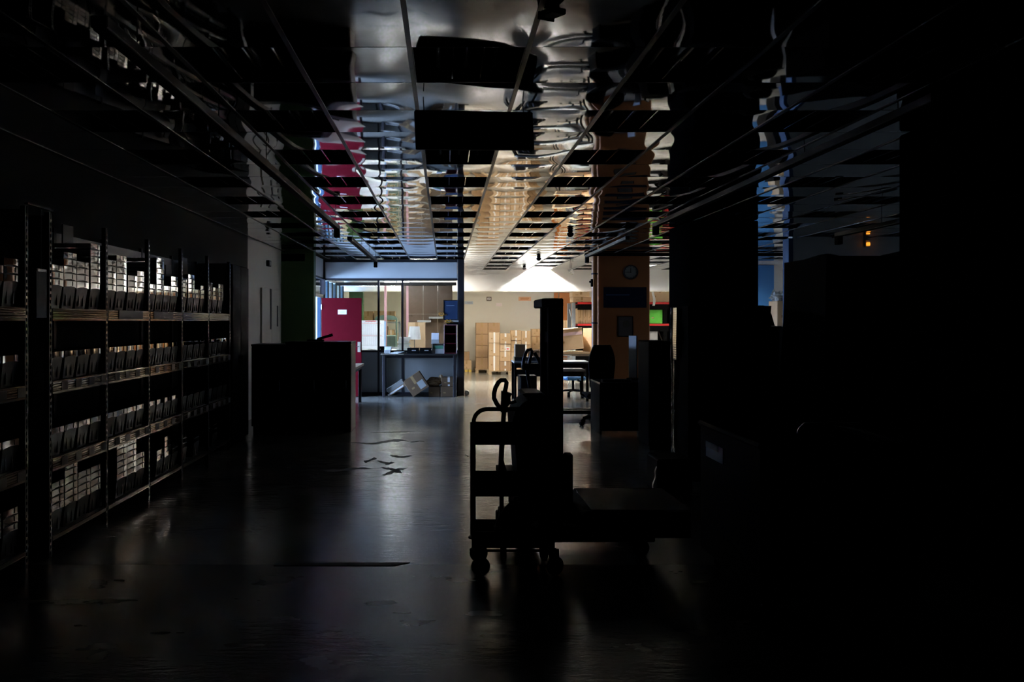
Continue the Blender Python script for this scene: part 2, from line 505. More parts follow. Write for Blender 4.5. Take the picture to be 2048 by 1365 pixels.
# columns (three in a row down the hall)
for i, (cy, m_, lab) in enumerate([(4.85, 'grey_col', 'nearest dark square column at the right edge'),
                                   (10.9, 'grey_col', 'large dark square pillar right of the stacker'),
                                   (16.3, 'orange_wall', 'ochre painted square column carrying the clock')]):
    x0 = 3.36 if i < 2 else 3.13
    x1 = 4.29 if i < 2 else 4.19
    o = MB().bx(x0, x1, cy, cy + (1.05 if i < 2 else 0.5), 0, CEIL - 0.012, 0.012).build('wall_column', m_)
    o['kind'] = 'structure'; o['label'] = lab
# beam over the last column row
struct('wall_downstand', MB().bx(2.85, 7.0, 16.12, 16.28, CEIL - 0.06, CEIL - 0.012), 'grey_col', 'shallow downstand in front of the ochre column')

# ---- room on the left that lets in the dusk daylight
struct('wall_daylight_room', MB().bx(-7.0, -6.85, 12.5, 14.0, 0, 3.35).bx(-7.0, -6.85, 20.5, 21.6, 0, 3.35)
       .bx(-7.0, -6.85, 14.0, 20.5, 0, 0.7).bx(-7.0, -6.85, 14.0, 20.5, 2.75, 3.35), 'white', 'window wall of the side room')
struct('wall_daylight_end', MB().bx(-6.85, -2.8, 21.6, 21.75, 0, 3.35), 'deep_blue', 'deep blue end wall of the side room')
o = MB().bx(-4.6, -2.85, 21.53, 21.597, 2.15, 2.84, 0.004).build('pale_blue_blind', 'sky_blue', smooth=False); tag(o, 'pale blue blind glimpsed through the glass above the doorway', 'blind')
struct('wall_daylight_front', MB().bx(-6.85, LW - 0.15, 12.5, 12.65, 0, 3.35), 'white', 'front wall of the side room')
struct('ceiling_daylight_room', MB().bx(-6.85, -2.8, 15.9, 21.6, 2.85, 3.0).bx(-6.85, LW - 0.15, 12.65, 15.9, 2.85, 3.0), 'white', 'ceiling of the side room')
w1 = thing('window_1', 'wide window of the side room letting in blue dusk light', None, (-6.92, 17.25, 0))
w1['kind'] = 'structure'
MB().bx(-0.01, 0.01, -3.2, 3.2, 0.72, 2.73).build('window_pane', 'glass', w1, False)
for yy in (-3.22, -1.08, 1.08, 3.22):
    MB().bx(-0.03, 0.03, yy - 0.03, yy + 0.03, 0.70, 2.75).build('window_frame', 'white', w1, False)
pl = bpy.data.lights.new('sky_portal', 'AREA')
pl.shape = 'RECTANGLE'; pl.size = 2.05; pl.size_y = 6.4; pl.cycles.is_portal = True
po = bpy.data.objects.new('sky_portal', pl)
COL.objects.link(po)
po.location = (-6.82, 17.25, 1.72)
po.rotation_euler = (0, math.radians(-90), 0)

# ---- ceiling: dark void, mirror tiles, bars
ceil = struct('ceiling', MB().bx(-7, 9.6, -4, 27, 3.32, 3.4), 'slab', 'suspended ceiling of mirror-like metal tiles with dark gaps')
NT = 10
def tile_geo(var, full=True):
    r = random.Random(100 + var)
    sag = 0.0042 + 0.0022 * r.random()
    tx, ty = (r.random() - 0.5) * 0.004, (r.random() - 0.5) * 0.005
    px_, py_ = r.random() * 6, r.random() * 6
    hx, hy = 0.290, 0.3005
    def fn_(u, v):
        a, b = 2 * u - 1, 2 * v - 1
        z = -sag * (1 - abs(a) ** 2.6) * (1 - b * b)
        z += tx * a * 0.3 + ty * b * 0.3 + 0.0004 * math.sin(px_ + a * 4) * math.cos(py_ + b * 3)
        return (a * hx, b * hy, z)
    m_ = MB().grid(fn_, NT, NT)
    n0 = (NT + 1) ** 2
    # folded rim all round, up into the void
    rim = [i for i in range(NT + 1)] + [(j + 1) * (NT + 1) - 1 for j in range(1, NT + 1)] + \
          [NT * (NT + 1) + i for i in range(NT - 1, -1, -1)] + [j * (NT + 1) for j in range(NT - 1, 0, -1)]
    base = len(m_.v)
    for i in rim:
        x, y, z = m_.v[i]
        m_.v.append((x, y, z + 0.022))
    L = len(rim)
    for i in range(L):
        m_.f.append((rim[i], base + i, base + (i + 1) % L, rim[(i + 1) % L]))
    return m_
TILES = [tile_geo(i) for i in range(9)]
TMESH = [t.mesh('ceiling_tile', 'tile', True, False) for t in TILES]
def cell_ok(j, k):
    x0, y0 = GX + GT * j, GY + GT * k
    x1, y1 = x0 + GT, y0 + GT
    if j < -5 or k > 28: return False
    if j == -5 and y1 > 15.9: return False
    if x1 < 0.44 and k > 22: return False
    if y1 > 19.0 and x1 > 7.1: return False
    if y0 < 13.45 and y1 > 13.3 and x1 > 5.7: return False
    return x1 < 9.4
LUM = []
cells = []
for k in range(-5, 29):
    for j in range(-5, 16):
        if not cell_ok(j, k): continue
        if j % 2 == 0 and k % 2 == 0 and not (k == 2 and j == 0):
            LUM.append((j, k))
        else:
            cells.append((j, k))
def cell_size(c):
    j, k = c
    X, Y = GX + GT * (j + 0.5), GY + GT * (k + 0.5)
    if Y < 2.9: return 0
    xp = 890 + F * X / Y
    yp = 642 - F * 1.384 / Y
    vis = 1.0 if (-150 < xp < 2200 and yp > -80) else 0.0
    return vis / (Y ** 3)
cells.sort(key=cell_size, reverse=True)
rest = MB()
for n, (j, k) in enumerate(cells):
    c = (GX + GT * (j + 0.5), GY + GT * (k + 0.5), CEIL)
    vi = rnd.randrange(9)
    if n < 300:
        link('ceiling_tile', TMESH[vi], ceil, c)
    else:
        rest.add(TILES[vi].v, TILES[vi].f, Matrix.Translation(Vector(c)))
o = rest.build('ceiling_tiles_beyond', 'tile', ceil, True, fix=False)
o['kind'] = 'stuff'
for j in range(-5, 17):
    x = GX + GT * j
    y0, y1 = 1.0, SY
    if j == -5: y1 = 15.9
    elif x < 0.42: y1 = PY
    elif x > 7.0: y1 = 13.3
    MB().bx(x - 0.0125, x + 0.0125, y0, y1, CEIL - 0.004, CEIL + 0.03).build('ceiling_bar', 'tbar', ceil, False)

# ---- recessed luminaires (dark, but for the lit and the added ones)
def lum_meshes():
    h = MB()
    d, w, t = 0.15, 0.289, 0.005
    h.bx(-w, w, -0.299, 0.299, d - t, d)
    h.bx(-w, -w + t, -0.299, 0.299, 0.0, d - t).bx(w - t, w, -0.299, 0.299, 0.0, d - t)
    h.bx(-w + t, w - t, -0.299, -0.299 + t, 0.0, d - t).bx(-w + t, w - t, 0.299 - t, 0.299, 0.0, d - t)
    tubes = []
    for x in (-0.16, 0.0, 0.16):
        tubes.append(MB().cyl((x, -0.28, 0.09), (x, 0.28, 0.09), 0.013, n=10))
    bl = []
    for x in (-0.08, 0.08):
        bl.append(MB().prism([(x - 0.004, 0.01), (x + 0.004, 0.01), (x + 0.014, 0.075), (x - 0.014, 0.075)], -0.29, 0.29))
    return h.mesh('housing', 'housing', False), [t_.mesh('tube', 'tube_off', True) for t_ in tubes], [b_.mesh('reflector_blade', 'louvre', False) for b_ in bl]
HM, TM, BM = lum_meshes()
js = sorted(set(j for j, k in LUM))
for (j, k) in LUM:
    c = (GX + GT * (j + 0.5), GY + GT * (k + 0.5), CEIL)
    if (j, k) == (4, 28):
        lum_lit = c
        continue
    if (j, k) == (8, 26):
        lum_lit2 = c
        continue
    if (j, k) == (10, 22):
        lum_added = c
        continue
    if c[1] < 2.4: continue
    X, Y = c[0], c[1]
    xp = 890 + F * X / Y
    if xp < -60 or xp > 2150: continue
    ks = sorted(kk for jj, kk in LUM if jj == j and GY + GT * (kk + 0.5) >= 2.4 and -60 <= 890 + F * X / (GY + GT * (kk + .5)) <= 2150)
    t = thing('ceiling_light', 'unlit recessed ceiling light, %s from the camera in the %s light row from left' % (ORD[ks.index(k)], ORD[js.index(j)]),
              'ceiling light', c, (0, 0, 0), 'unlit recessed ceiling lights')
    link('housing', HM, t)
    for m_ in TM: link('tube', m_, t)
    for m_ in BM: link('reflector_blade', m_, t)
t = thing('ceiling_light', 'brightly lit recessed ceiling light beside the white beam', 'ceiling light', lum_lit)
hm = MB()
hm.bx(-0.289, 0.289, -0.299, 0.299, 0.228, 0.233)
hm.bx(-0.289, -0.284, -0.299, 0.299, 0, 0.228).bx(0.284, 0.289, -0.299, 0.299, 0, 0.228)
hm.bx(-0.284, 0.284, -0.299, -0.294, 0, 0.228)
hm.build('housing', 'housing', t, False)
MB().bx(-0.06, 0.06, 0.06, 0.285, 0.195, 0.210).build('lit_lamp', 'lit', t, False)
t = thing('ceiling_light', 'lit recessed ceiling light over the pallet rack right of the ochre column', 'ceiling light', lum_lit2)
hm.build('housing', 'housing', t, False)
MB().bx(-0.284, 0.284, 0.294, 0.299, 0, 0.228).build('housing_end', 'housing', t, False)
MB().bx(-0.20, 0.20, -0.22, 0.22, 0.15, 0.165).build('lit_lamp', 'lit2', t, False)
t = thing('ceiling_light', 'added lit ceiling light, unseen behind the large dark pillar', 'ceiling light', lum_added)  # added lamp, out of view, brightens the pale end wall
hm.build('housing', 'housing', t, False)
MB().bx(-0.284, 0.284, 0.294, 0.299, 0, 0.228).build('housing_end', 'housing', t, False)
MB().bx(-0.10, 0.10, -0.12, 0.12, 0.15, 0.165).build('lit_lamp', 'lit2', t, False)

# ---- hanging rails down the hall
def rail(X, Y0, Y1, label, Z=2.78):
    t = thing('hanging_rail', label, 'ceiling rail', (X, Y0, Z), (0, 0, 0), 'long rails hung below the ceiling')
    L = Y1 - Y0
    MB().bx(-0.035, 0.035, 0, L, 0.0, 0.05, 0.004).build('channel', 'rail', t, False)
    MB().bx(-0.028, 0.028, 0.01, L - 0.01, -0.006, 0.0, 0.0).build('track', 'black', t, False)
    MB().bx(-0.035, 0.035, L - 0.10, L, -0.11, 0.005, 0.006).build('end_box', 'black', t, False)
    y = 0.4
    while y < L:
        MB().cyl((0, y, 0.05), (0, y, CEIL - Z - 0.003), 0.004, n=6).build('hanger', 'tbar', t, False)
        y += 1.3
rail(-1.391, 3.2, 10.3, 'near grey rail hung from the ceiling at left, ending in a dark box', 2.84)
rail(-1.391, 11.6, 16.0, 'far grey rail hung before the office, ending in a dark box', 2.84)
rail(2.844, 4.6, 10.8, 'grey rail hung in front of the large dark pillar', 2.93)
rail(2.844, 12.4, 16.0, 'far right grey rail hung near the ochre column', 2.93)
rail(5.264, 6.6, 10.7, 'grey rail hung at far right before the dim wall', 2.79)

# smoke detectors
for X, Y, lab in [(1.92, 12.2, 'dark round ceiling detector left of the ochre pipe'), (2.0, 17.0, 'dark round ceiling detector nearest the bright white glow'),
                  (2.0, 20.1, 'small pale round ceiling detector by the beam')]:
    t = thing('ceiling_detector', lab, 'smoke detector', (X, Y, CEIL - 0.006), (0, 0, 0), 'round ceiling detectors')
    MB().lathe([(0.035, 0), (0.04, -0.01), (0.03, -0.025)], 16).build('mount', 'soot', t)
    MB().lathe([(0.02, -0.025), (0.048, -0.035), (0.052, -0.055), (0.036, -0.085), (0.01, -0.095)], 16).build('head', 'soot' if Y < 19 else 'grey_box', t)

# hanging sign and near bracket
t = thing('hanging_sign', 'black rectangular sign board hung below the mirrored ceiling', 'sign', (0.178, 4.93, CEIL - 0.004), (0, math.radians(-2.6), math.radians(14)))
MB().bx(-0.38, 0.38, -0.015, 0.015, -0.322, -0.083, 0.006).build('board', 'black', t, False)
for x in (-0.32, 0.32):
    MB().cyl((x, 0, -0.095), (x, 0, 0.0), 0.003, n=6).build('hanger', 'tbar', t, False)
    MB().bx(x - 0.02, x + 0.02, -0.018, 0.018, -0.105, -0.088).build('clip', 'tbar', t, False)
t = thing('ceiling_spotlight', 'dark box spotlight fixed to the ceiling at top centre', 'spotlight', (0.475, 3.50, CEIL - 0.003), (0, 0, math.radians(25)))
MB().bx(-0.02, 0.02, -0.02, 0.02, -0.012, 0).build('bracket', 'black', t, False)
MB().box((0, 0, -0.026), (0.075, 0.10, 0.026), 0.005, RX(8)).build('lamp_head', 'black', t, False)
MB().box((0, 0.056, -0.024), (0.085, 0.008, 0.034), 0.002, RX(8)).build('front_flap', 'black', t, False)

# lamps in the store behind the beam, and over the rack
def batten(name, label, loc, L, rotz, watts, col, material, group=None):
    t = thing(name, label, 'ceiling light', loc, (0, 0, math.radians(rotz)), group)
    MB().bx(-L / 2, L / 2, -0.045, 0.045, 0, 0.05, 0.004).build('body', 'white', t, False)
    MB().cyl((-L / 2 + 0.03, 0, -0.02), (L / 2 - 0.03, 0, -0.02), 0.014, n=10).build('tube', material, t)
    for s in (-1, 1):
        MB().bx(s * L / 2 - 0.015, s * L / 2 + 0.015, -0.02, 0.02, -0.04, 0).build('socket', 'white', t, False)
    if watts:
        d = bpy.data.lights.new('tube_light', 'AREA')
        d.shape = 'RECTANGLE'; d.size = L; d.size_y = 0.1; d.energy = watts; d.color = col
        lo = bpy.data.objects.new('tube_light', d)
        COL.objects.link(lo)
        lo.parent = t
        lo.location = (0, 0, -0.045)
    return t
WARM = (1.0, 0.94, 0.82)
for i, (x, y) in enumerate([(-1.2, 23.6), (1.6, 23.6), (4.4, 23.6)]):
    batten('strip_light', '%s warm strip light on the low store ceiling behind the beam' % ('left', 'middle', 'right')[i].capitalize(),
           (x, y, 2.87), 1.5, 0, P_BACK, WARM, 'warm_tube', 'strip lights behind the beam')
t = batten('strip_light', 'warm strip light above and behind the office partition', (-0.5, 20.7, 2.97), 1.2, 0, P_SIDE, (1.0, 0.95, 0.86), 'warm_tube')
for s in (-0.4, 0.4):
    MB().cyl((s, 0, 0.05), (s, 0, 0.352), 0.005, n=6).build('hanger', 'tbar', t)
t = batten('strip_light', 'unlit grey strip light on the right of the bright beam', (3.10, 19.6, 2.86), 1.3, 78, 0, WARM, 'tube_off')
for s in (-0.4, 0.4):
    MB().cyl((s, 0, 0.05), (s, 0, 0.186), 0.005, n=6).build('hanger', 'tbar', t)

# amber emergency lamps
for X, Y, Z, lab in [(PX(1738, 13.22), 13.26, 2.965, 'glowing amber emergency lamp high on the dim right wall'),
                     (PX(506, 13.9), 13.9, 2.985, 'tiny amber emergency lamp high on the left wall')]:
    t = thing('emergency_lamp', lab, 'lamp', (X, Y, Z), (0, 0, 0), 'amber emergency lamps')
    big = 0.75 if X > 0 else 0.5
    MB().bx(-0.05 * big, 0.05 * big, -0.004, 0.035, -0.10 * big, 0.055 * big, 0.006).build('body', 'grey_box', t, False)
    MB().bx(-0.04 * big, 0.04 * big, -0.03, -0.004, -0.075 * big, 0.0, 0.008).build('lens', 'amber', t, False)

# things on the left wall
t = thing('door_1', 'cream double door in the left wall beyond the shelves', None, (LW, 14.1, 0)); t['kind'] = 'structure'
for i, y in enumerate((0.0, 0.78)):
    leaf = MB().bx(0, 0.035, y, y + 0.76, 0.01, 2.25, 0.004).build('door_leaf', 'cream', t, False)
MB().bx(0.036, 0.046, 0.62, 0.72, 1.50, 2.45 - 0.2, 0.002).build('vision_slit', 'label_dark', t, False)
MB().bx(0.036, 0.046, 1.22, 1.30, 1.55, 1.95, 0.002).build('vision_slit', 'label_dark', t, False)
MB().bx(0.036, 0.07, 0.70, 0.74, 1.0, 1.2, 0.004).build('handle', 'steel', t, False)
t = thing('wall_thermostat', 'small grey box high on the left wall by the green column', 'wall box', (LW, 14.65, 2.66))
MB().bx(0, 0.06, -0.09, 0.09, 0, 0.11, 0.008).build('case', 'label_dark', t, False)
MB().bx(0.06, 0.064, -0.06, 0.06, 0.02, 0.09, 0.001).build('cover', 'grey_box', t, False)

# ------------------------------------------------------------------ glazed office
def ox(x): return PX(x, PY)
def oz(y): return PZ(y, PY)
pt = thing('wall_partition', 'glazed office partition with dark mullions and grey panels', None, (0, PY, 0)); pt['kind'] = 'structure'
LX, RX_ = -2.72, ox(922)
SILL, HEAD = oz(703), oz(559)
mull = [ox(757), ox(805)]
xs = [LX] + mull + [ox(916)]
for i in range(3):
    a, b = xs[i] + 0.02, xs[i + 1] - 0.02
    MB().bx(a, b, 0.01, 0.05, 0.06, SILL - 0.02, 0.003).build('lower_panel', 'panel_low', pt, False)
    MB().bx(a, b, 0.026, 0.032, SILL + 0.02, HEAD - 0.02).build('glass_pane', 'glass', pt, False)
MB().bx(LX + 0.02, ox(914), 0.01, 0.05, HEAD + 0.02, CEIL - 0.075, 0.003).build('upper_panel', 'panel', pt, False)
MB().bx(LX, ox(916), 0, 0.06, HEAD - 0.022, HEAD + 0.022).build('head_rail', 'frame', pt, False)
MB().bx(LX, ox(916), 0, 0.06, SILL - 0.02, SILL + 0.02).build('sill_rail', 'frame', pt, False)
MB().bx(LX, ox(916), 0, 0.06, 0.0, 0.06).build('base_rail', 'frame', pt, False)
MB().bx(LX - 0.04, ox(916), -0.01, 0.07, CEIL - 0.075, CEIL - 0.012).build('ceiling_rail', 'frame', pt, False)
for x in mull:
    MB().bx(x - 0.022, x + 0.022, -0.005, 0.065, 0.0, HEAD).build('mullion', 'frame', pt, False)
MB().bx(LX - 0.04, LX + 0.04, -0.02, 0.08, 0.0, CEIL - 0.012).build('corner_post', 'frame', pt, False)
MB().bx(ox(915), 0.425, -0.12, 0.10, 0.0, CEIL - 0.012, 0.01).build('end_post', 'frame', pt, False)
# foot roller beside the end post
t = thing('roller_foot', 'small grey rubber foot at the base of the partition end post', 'rubber stop', (0.485, PY - 0.06, 0))
MB().cyl((0, -0.05, 0.055), (0, 0.05, 0.055), 0.055, n=16).build('wheel', 'grey_box', t)
MB().cyl((0, -0.06, 0.055), (0, 0.06, 0.055), 0.015, n=8).build('axle', 'steel', t)

# side wall of the office with the door opening (runs towards the camera)
sw = thing('wall_office_side', 'side wall left of the office with a blue side light above the doorway', None, (LX, 0, 0)); sw['kind'] = 'structure'
MB().bx(-0.04, 0.0, 16.15, PY, 2.62, CEIL - 0.012).build('upper_panel', 'panel', sw, False)
MB().bx(-0.025, -0.015, 16.2, PY - 0.05, 2.24, 2.58).build('glass_pane', 'glass', sw, False)
MB().bx(-0.04, 0.01, 16.15, PY, 2.58, 2.62).build('head_rail', 'frame', sw, False)
MB().bx(-0.05, 0.01, 16.15, PY, 2.17, 2.24).build('door_head', 'beige', sw, False)
MB().bx(-0.06, 0.012, 16.15, 16.30, 0, 2.17).build('door_jamb', 'magenta', sw, False)
MB().bx(-0.095, -0.065, 17.355, 17.47, 0, 2.17).build('door_jamb', 'white', sw, False)
MB().bx(-0.065, 0.012, 17.36, 17.46, 0, 2.17).build('door_stop', 'deep_blue', sw, False)
MB().bx(-0.04, 0.0, 17.46, PY, 0, 2.17).build('lower_panel', 'panel', sw, False)
# rest of the side wall, beyond the partition
MB().bx(-0.04, 0.0, PY + 0.08, 21.5, 0, 1.95).build('back_panel', 'panel', sw, False)
MB().bx(-0.04, 0.0, PY + 0.08, 21.5, 2.58, 3.0).build('back_upper_panel', 'panel', sw, False)
for i in range(5):
    y0 = PY + 0.1 + i * 0.68
    MB().bx(-0.03, -0.012, y0, y0 + 0.62, 1.97, 2.56).build('blue_blind', 'sky_blue' if i % 2 else 'blue_wall', sw, False)
    MB().bx(-0.04, 0.015, y0 + 0.62, y0 + 0.68, 1.95, 2.58).build('window_frame', 'frame', sw, False)
# the magenta door, swung open flat across the partition
t = thing('door_2', 'magenta door standing open in front of the office glazing', None, (LX + 0.035, 17.33, 0)); t['kind'] = 'structure'
W = 0.87
leaf = MB().bx(0, W, 0, 0.042, 0.012, 2.155, 0.004).build('door_leaf', 'magenta', t, False)
MB().bx(W - 0.085, W - 0.02, -0.012, -0.001, 0.98, 1.20, 0.003).build('handle_plate', 'beige', t, False)
MB().tube([(W - 0.05, -0.012, 1.10), (W - 0.05, -0.055, 1.10), (W - 0.16, -0.058, 1.10)], 0.009, 8).build('handle', 'steel', t)
for z in (0.25, 1.1, 1.9):
    MB().cyl((0.0, -0.008, z), (0.0, -0.008, z + 0.11), 0.009, n=8).build('hinge', 'steel', t)
nt_ = MB().bx(0.355, 0.545, -0.006, -0.001, 1.80, 1.90).build('notice', 'paper', t, False)
pr = MB()
for i, (a, b) in enumerate([(0.38, 0.52), (0.40, 0.50), (0.39, 0.51)]):
    pr.bx(a, b, -0.0075, -0.006, 1.866 - i * 0.022, 1.873 - i * 0.022)
pr.build('notice_print', 'ink', t, False)

# office shell
struct('ceiling_office', MB().bx(LX, 0.30, PY + 0.06, 19.86, HEAD + 0.061, HEAD + 0.12), 'white', 'white ceiling of the glazed office')
struct('trim_4', MB().bx(LX, 0.28, 19.80, 19.86, HEAD - 0.05, HEAD + 0.03), 'frame', 'dark rail along the rear of the office ceiling')
ob = thing('wall_office_rear', 'rear screen of the office with pink mullions and brown panelling', None, (0, 19.9, 0)); ob['kind'] = 'structure'
def rx(x): return PX(x, 19.9)
for x in (rx(771), rx(815)):
    MB().bx(x - 0.03, x + 0.03, -0.03, 0.04, 0, HEAD).build('mullion', 'pink', ob, False)
MB().bx(LX, rx(771), 0.0, 0.006, 1.0, HEAD).build('glass_pane', 'glass', ob, False)
MB().bx(rx(771), rx(803), 0.0, 0.006, 1.0, HEAD).build('glass_pane', 'glass', ob, False)
MB().bx(LX, rx(815), -0.01, 0.03, 0, 1.0).build('lower_panel', 'panel', ob, False)
MB().bx(rx(802), rx(814), -0.02, 0.02, 1.0, HEAD).build('side_panel', 'brown', ob, False)
bw = (rx(905) - rx(817)) / 3
for i in range(3):
    MB().bx(rx(817) + i * bw + 0.003, rx(817) + (i + 1) * bw - 0.003, -0.02, 0.02, 1.83, HEAD, 0.004).build('wood_panel', 'brown', ob, False)
    MB().bx(rx(817) + i * bw + 0.003, rx(817) + (i + 1) * bw - 0.003, -0.02, 0.02, 0.02, 1.825, 0.004).build('wood_panel', 'brown', ob, False)
for i in range(2):
    MB().lathe([(0.014, 0), (0.014, 0.02), (0.008, 0.03)], 10, Matrix.Translation((rx(824 + i * 22), -0.02, 1.78)) @ RX(90)).build('knob', 'chrome', ob)
struct('wall_office_right', MB().bx(0.24, 0.29, PY + 0.1, 19.9, 0, 1.0), 'panel', 'low right side of the office')
def diffuser(label, x, y, L):
    t = thing('strip_light', label, 'ceiling light', (x, y, HEAD + (0.036 if y < 18.5 else 0.018)), (0, 0, 0), 'lit strip lights of the office')
    MB().bx(-L / 2, L / 2, -0.07, 0.07, 0.0, 0.024, 0.003).build('body', 'white', t, False)
    MB().bx(-L / 2 + 0.02, -0.02, -0.05, 0.05, -0.018, 0.0, 0.002).build('diffuser', 'lit_tube', t, False)
    MB().bx(0.02, L / 2 - 0.02, -0.05, 0.05, -0.018, 0.0, 0.002).build('diffuser', 'lit_tube', t, False)
    MB().bx(-0.02, 0.02, -0.055, 0.055, -0.022, 0.0, 0.002).build('joint_cover', 'grey_box', t, False)
diffuser('lit white strip light visible on the office ceiling', -1.16, 19.2, 0.62)
diffuser('added left strip light hidden above the office glass', -1.9, 17.96, 1.1)  # added lamp, hidden behind the head rail to brighten the planner
diffuser('added right strip light hidden above the office glass', -0.5, 17.96, 1.1)  # likewise an added lamp, kept out of view

# office worktop inside, with its things
TZ = SILL - 0.01
t = thing('office_worktop', 'white worktop inside the office behind the glass', 'worktop', (0, 0, 0))
MB().bx(-2.3, 0.22, PY + 0.10, 19.75, TZ - 0.04, TZ, 0.004).build('top', 'white', t, False)
for x in (-2.25, -1.0, 0.17):
    MB().bx(x - 0.02, x + 0.02, PY + 0.4, 19.6, 0, TZ - 0.04).build('trestle', 'panel', t, False)
# planner board leaning on the glass
t = thing('wall_planner', 'large white wall planner sheet with month columns leaning inside the glass', 'planner', (PX(717, 19.3), 19.3, TZ + 0.002), (math.radians(-4), 0, 0))
pw, ph = 0.62, 0.70
MB().bx(0, pw, 0, 0.012, 0, ph, 0.002).build('board', 'planner', t, False)
MB().bx(pw, pw + 0.04, 0.004, 0.03, 0.0, ph - 0.02).build('board_edge', 'sky_blue', t, False)
pr = MB()
for i in range(13):
    x = 0.03 + i * (pw - 0.05) / 12
    pr.bx(x - 0.0015, x + 0.0015, -0.0012, 0, 0.09, 0.31)
    pr.bx(x - 0.0015, x + 0.0015, -0.0012, 0, 0.35, 0.60)
for z in (0.09, 0.12, 0.31, 0.35, 0.57, 0.60):
    pr.bx(0.03, pw - 0.02, -0.0012, 0, z - 0.0015, z + 0.0015)
for i in range(12):
    pr.bx(0.06 + i * 0.04, 0.085 + i * 0.04, -0.0012, 0, 0.655 + 0.006 * (i % 2), 0.672)
pr.build('printed_lines', 'ink', t, False)
pr = MB().bx(0.16, 0.42, -0.0012, 0, 0.672, 0.688).bx(0.05, pw - 0.05, -0.0012, 0, 0.325, 0.332).bx(0.06, pw - 0.08, -0.0012, 0, 0.625, 0.632)
pr.build('printed_heading', 'redink', t, False)
# loose papers under the planner
for i, (x, r) in enumerate([(728, 8), (738, -12), (748, 4)]):
    o = MB().box((0, 0, 0.012), (0.30, 0.12, 0.018 - i * 0.004), 0.001).build('paper_sheaf', 'paper', loc=(PX(x, 17.92), 17.935 - 0.004 * i, TZ + 0.02 * i), smooth=False)
    o.rotation_euler = (0, 0, math.radians(0))
    tag(o, ['loose white paper sheaf lying lowest under the wall planner', 'middle paper sheaf under the wall planner', 'top paper sheaf under the wall planner'][i], 'paper', 'paper sheaves under the planner')
# books and boxes in the middle
z = TZ
cols = ['bookblue', 'bookblue', 'paper', 'bookblue', 'bookgreen', 'paper', 'bookblue', 'paper']
names = ['pale blue', 'blue grey', 'white', 'light blue', 'green', 'cream white', 'faded blue', 'white top']
for i in range(8):
    h = (0.035, 0.03, 0.035, 0.04, 0.035, 0.045, 0.04, 0.06)[i]
    t = thing('book', '%s book, %s from the bottom of the stack behind the glass' % (names[i], ORD[i]), 'book', (PX(808, 18.3) + 0.02 * ((i * 37) % 5 - 2) / 2, 18.3, z), (0, 0, math.radians((i * 53) % 14 - 7)), 'books stacked inside the office')
    MB().bx(-0.13, 0.13, -0.09, 0.09, 0, 0.004).bx(-0.13, 0.13, -0.09, 0.09, h - 0.006, h - 0.002).bx(-0.13, -0.126, -0.09, 0.09, 0.004, h - 0.006).build('cover', cols[i], t, False)
    MB().bx(-0.125, 0.122, -0.086, 0.086, 0.004, h - 0.006).build('pages', 'paper', t, False)
    z += h
t = thing('table_lamp', 'table lamp with a white drum shade inside the office', 'lamp', (PX(829, 18.4), 18.4, TZ))
MB().lathe([(0.09, 0), (0.09, 0.012), (0.02, 0.03), (0.012, 0.05)], 20).build('base', 'white', t)
MB().cyl((0, 0, 0.04), (0, 0, 0.32), 0.008, n=10).build('stem', 'steel', t)
MB().lathe([(0.150, 0.26), (0.118, 0.56), (0.114, 0.56), (0.146, 0.26)], 28, cap=False).build('lamp_shade', 'shade', t)

# outside counter against the partition
CX0, CX1, CZ = PX(763, 17.45), 0.268, PZ(708, 17.3)
t = thing('counter_table', 'long dark counter standing against the office partition', 'counter', (0, 0, 0))
MB().bx(CX0, CX1, 17.22, PY - 0.03, CZ - 0.035, CZ, 0.004).build('top', 'counter', t, False)
MB().bx(CX0 + 0.002, CX0 + 0.5, 17.213, 17.22, CZ - 0.012, CZ - 0.001).build('edge_band', 'beige', t, False)
for x in (CX0 + 0.06, CX1 - 0.06):
    for y in (17.30, PY - 0.09):
        MB().bx(x - 0.03, x + 0.03, y - 0.03, y + 0.03, 0, CZ - 0.035, 0.004).build('leg', 'frame', t, False)
MB().bx(CX0 + 0.09, CX1 - 0.09, PY - 0.10, PY - 0.08, CZ - 0.11, CZ - 0.035).build('apron', 'frame', t, False)
YC = 17.5
def cx(x): return PX(x, YC)
for i, (a, b) in enumerate([(815, 838), (840, 863)]):
    t = thing('letter_tray', '%s black document box on the dark counter' % ('left', 'right')[i].capitalize(), 'tray', (cx(a), YC - 0.15, CZ + 0.001), (0, 0, 0), 'black document boxes on the counter')
    w = cx(b) - cx(a)
    MB().bx(0, w, 0, 0.30, 0, 0.008).bx(0, 0.008, 0, 0.30, 0.008, 0.12).bx(w - 0.008, w, 0, 0.30, 0.008, 0.12).bx(0.008, w - 0.008, 0, 0.008, 0.008, 0.12).bx(0.008, w - 0.008, 0.292, 0.30, 0.008, 0.12).build('body', 'black', t, False)
    MB().bx(w * 0.4, w * 0.75, -0.003, 0, 0.06, 0.08).build('label_plate', 'grey_box', t, False)
t = thing('filing_box', 'pale grey open box of green folders on the counter', 'box', (cx(864), YC - 0.12, CZ + 0.001))
w = cx(888) - cx(864)
MB().bx(0, w, 0, 0.22, 0, 0.01).bx(0, w, 0, 0.01, 0.01, 0.10).bx(0, w, 0.21, 0.22, 0.01, 0.21).bx(0, 0.01, 0.01, 0.21, 0.01, 0.21).bx(w - 0.01, w, 0.01, 0.21, 0.01, 0.21).build('body', 'grey_box', t, False)
MB().bx(0.02, w - 0.02, 0.03, 0.19, 0.012, 0.17).build('folders', 'bookgreen', t, False)
o = MB().bx(cx(863), cx(878), 17.48, 17.63, CZ + 0.226, CZ + 0.30, 0.003).build('small_carton', 'grey_box', smooth=False)
tag(o, 'grey carton under the small white box on the counter', 'box')
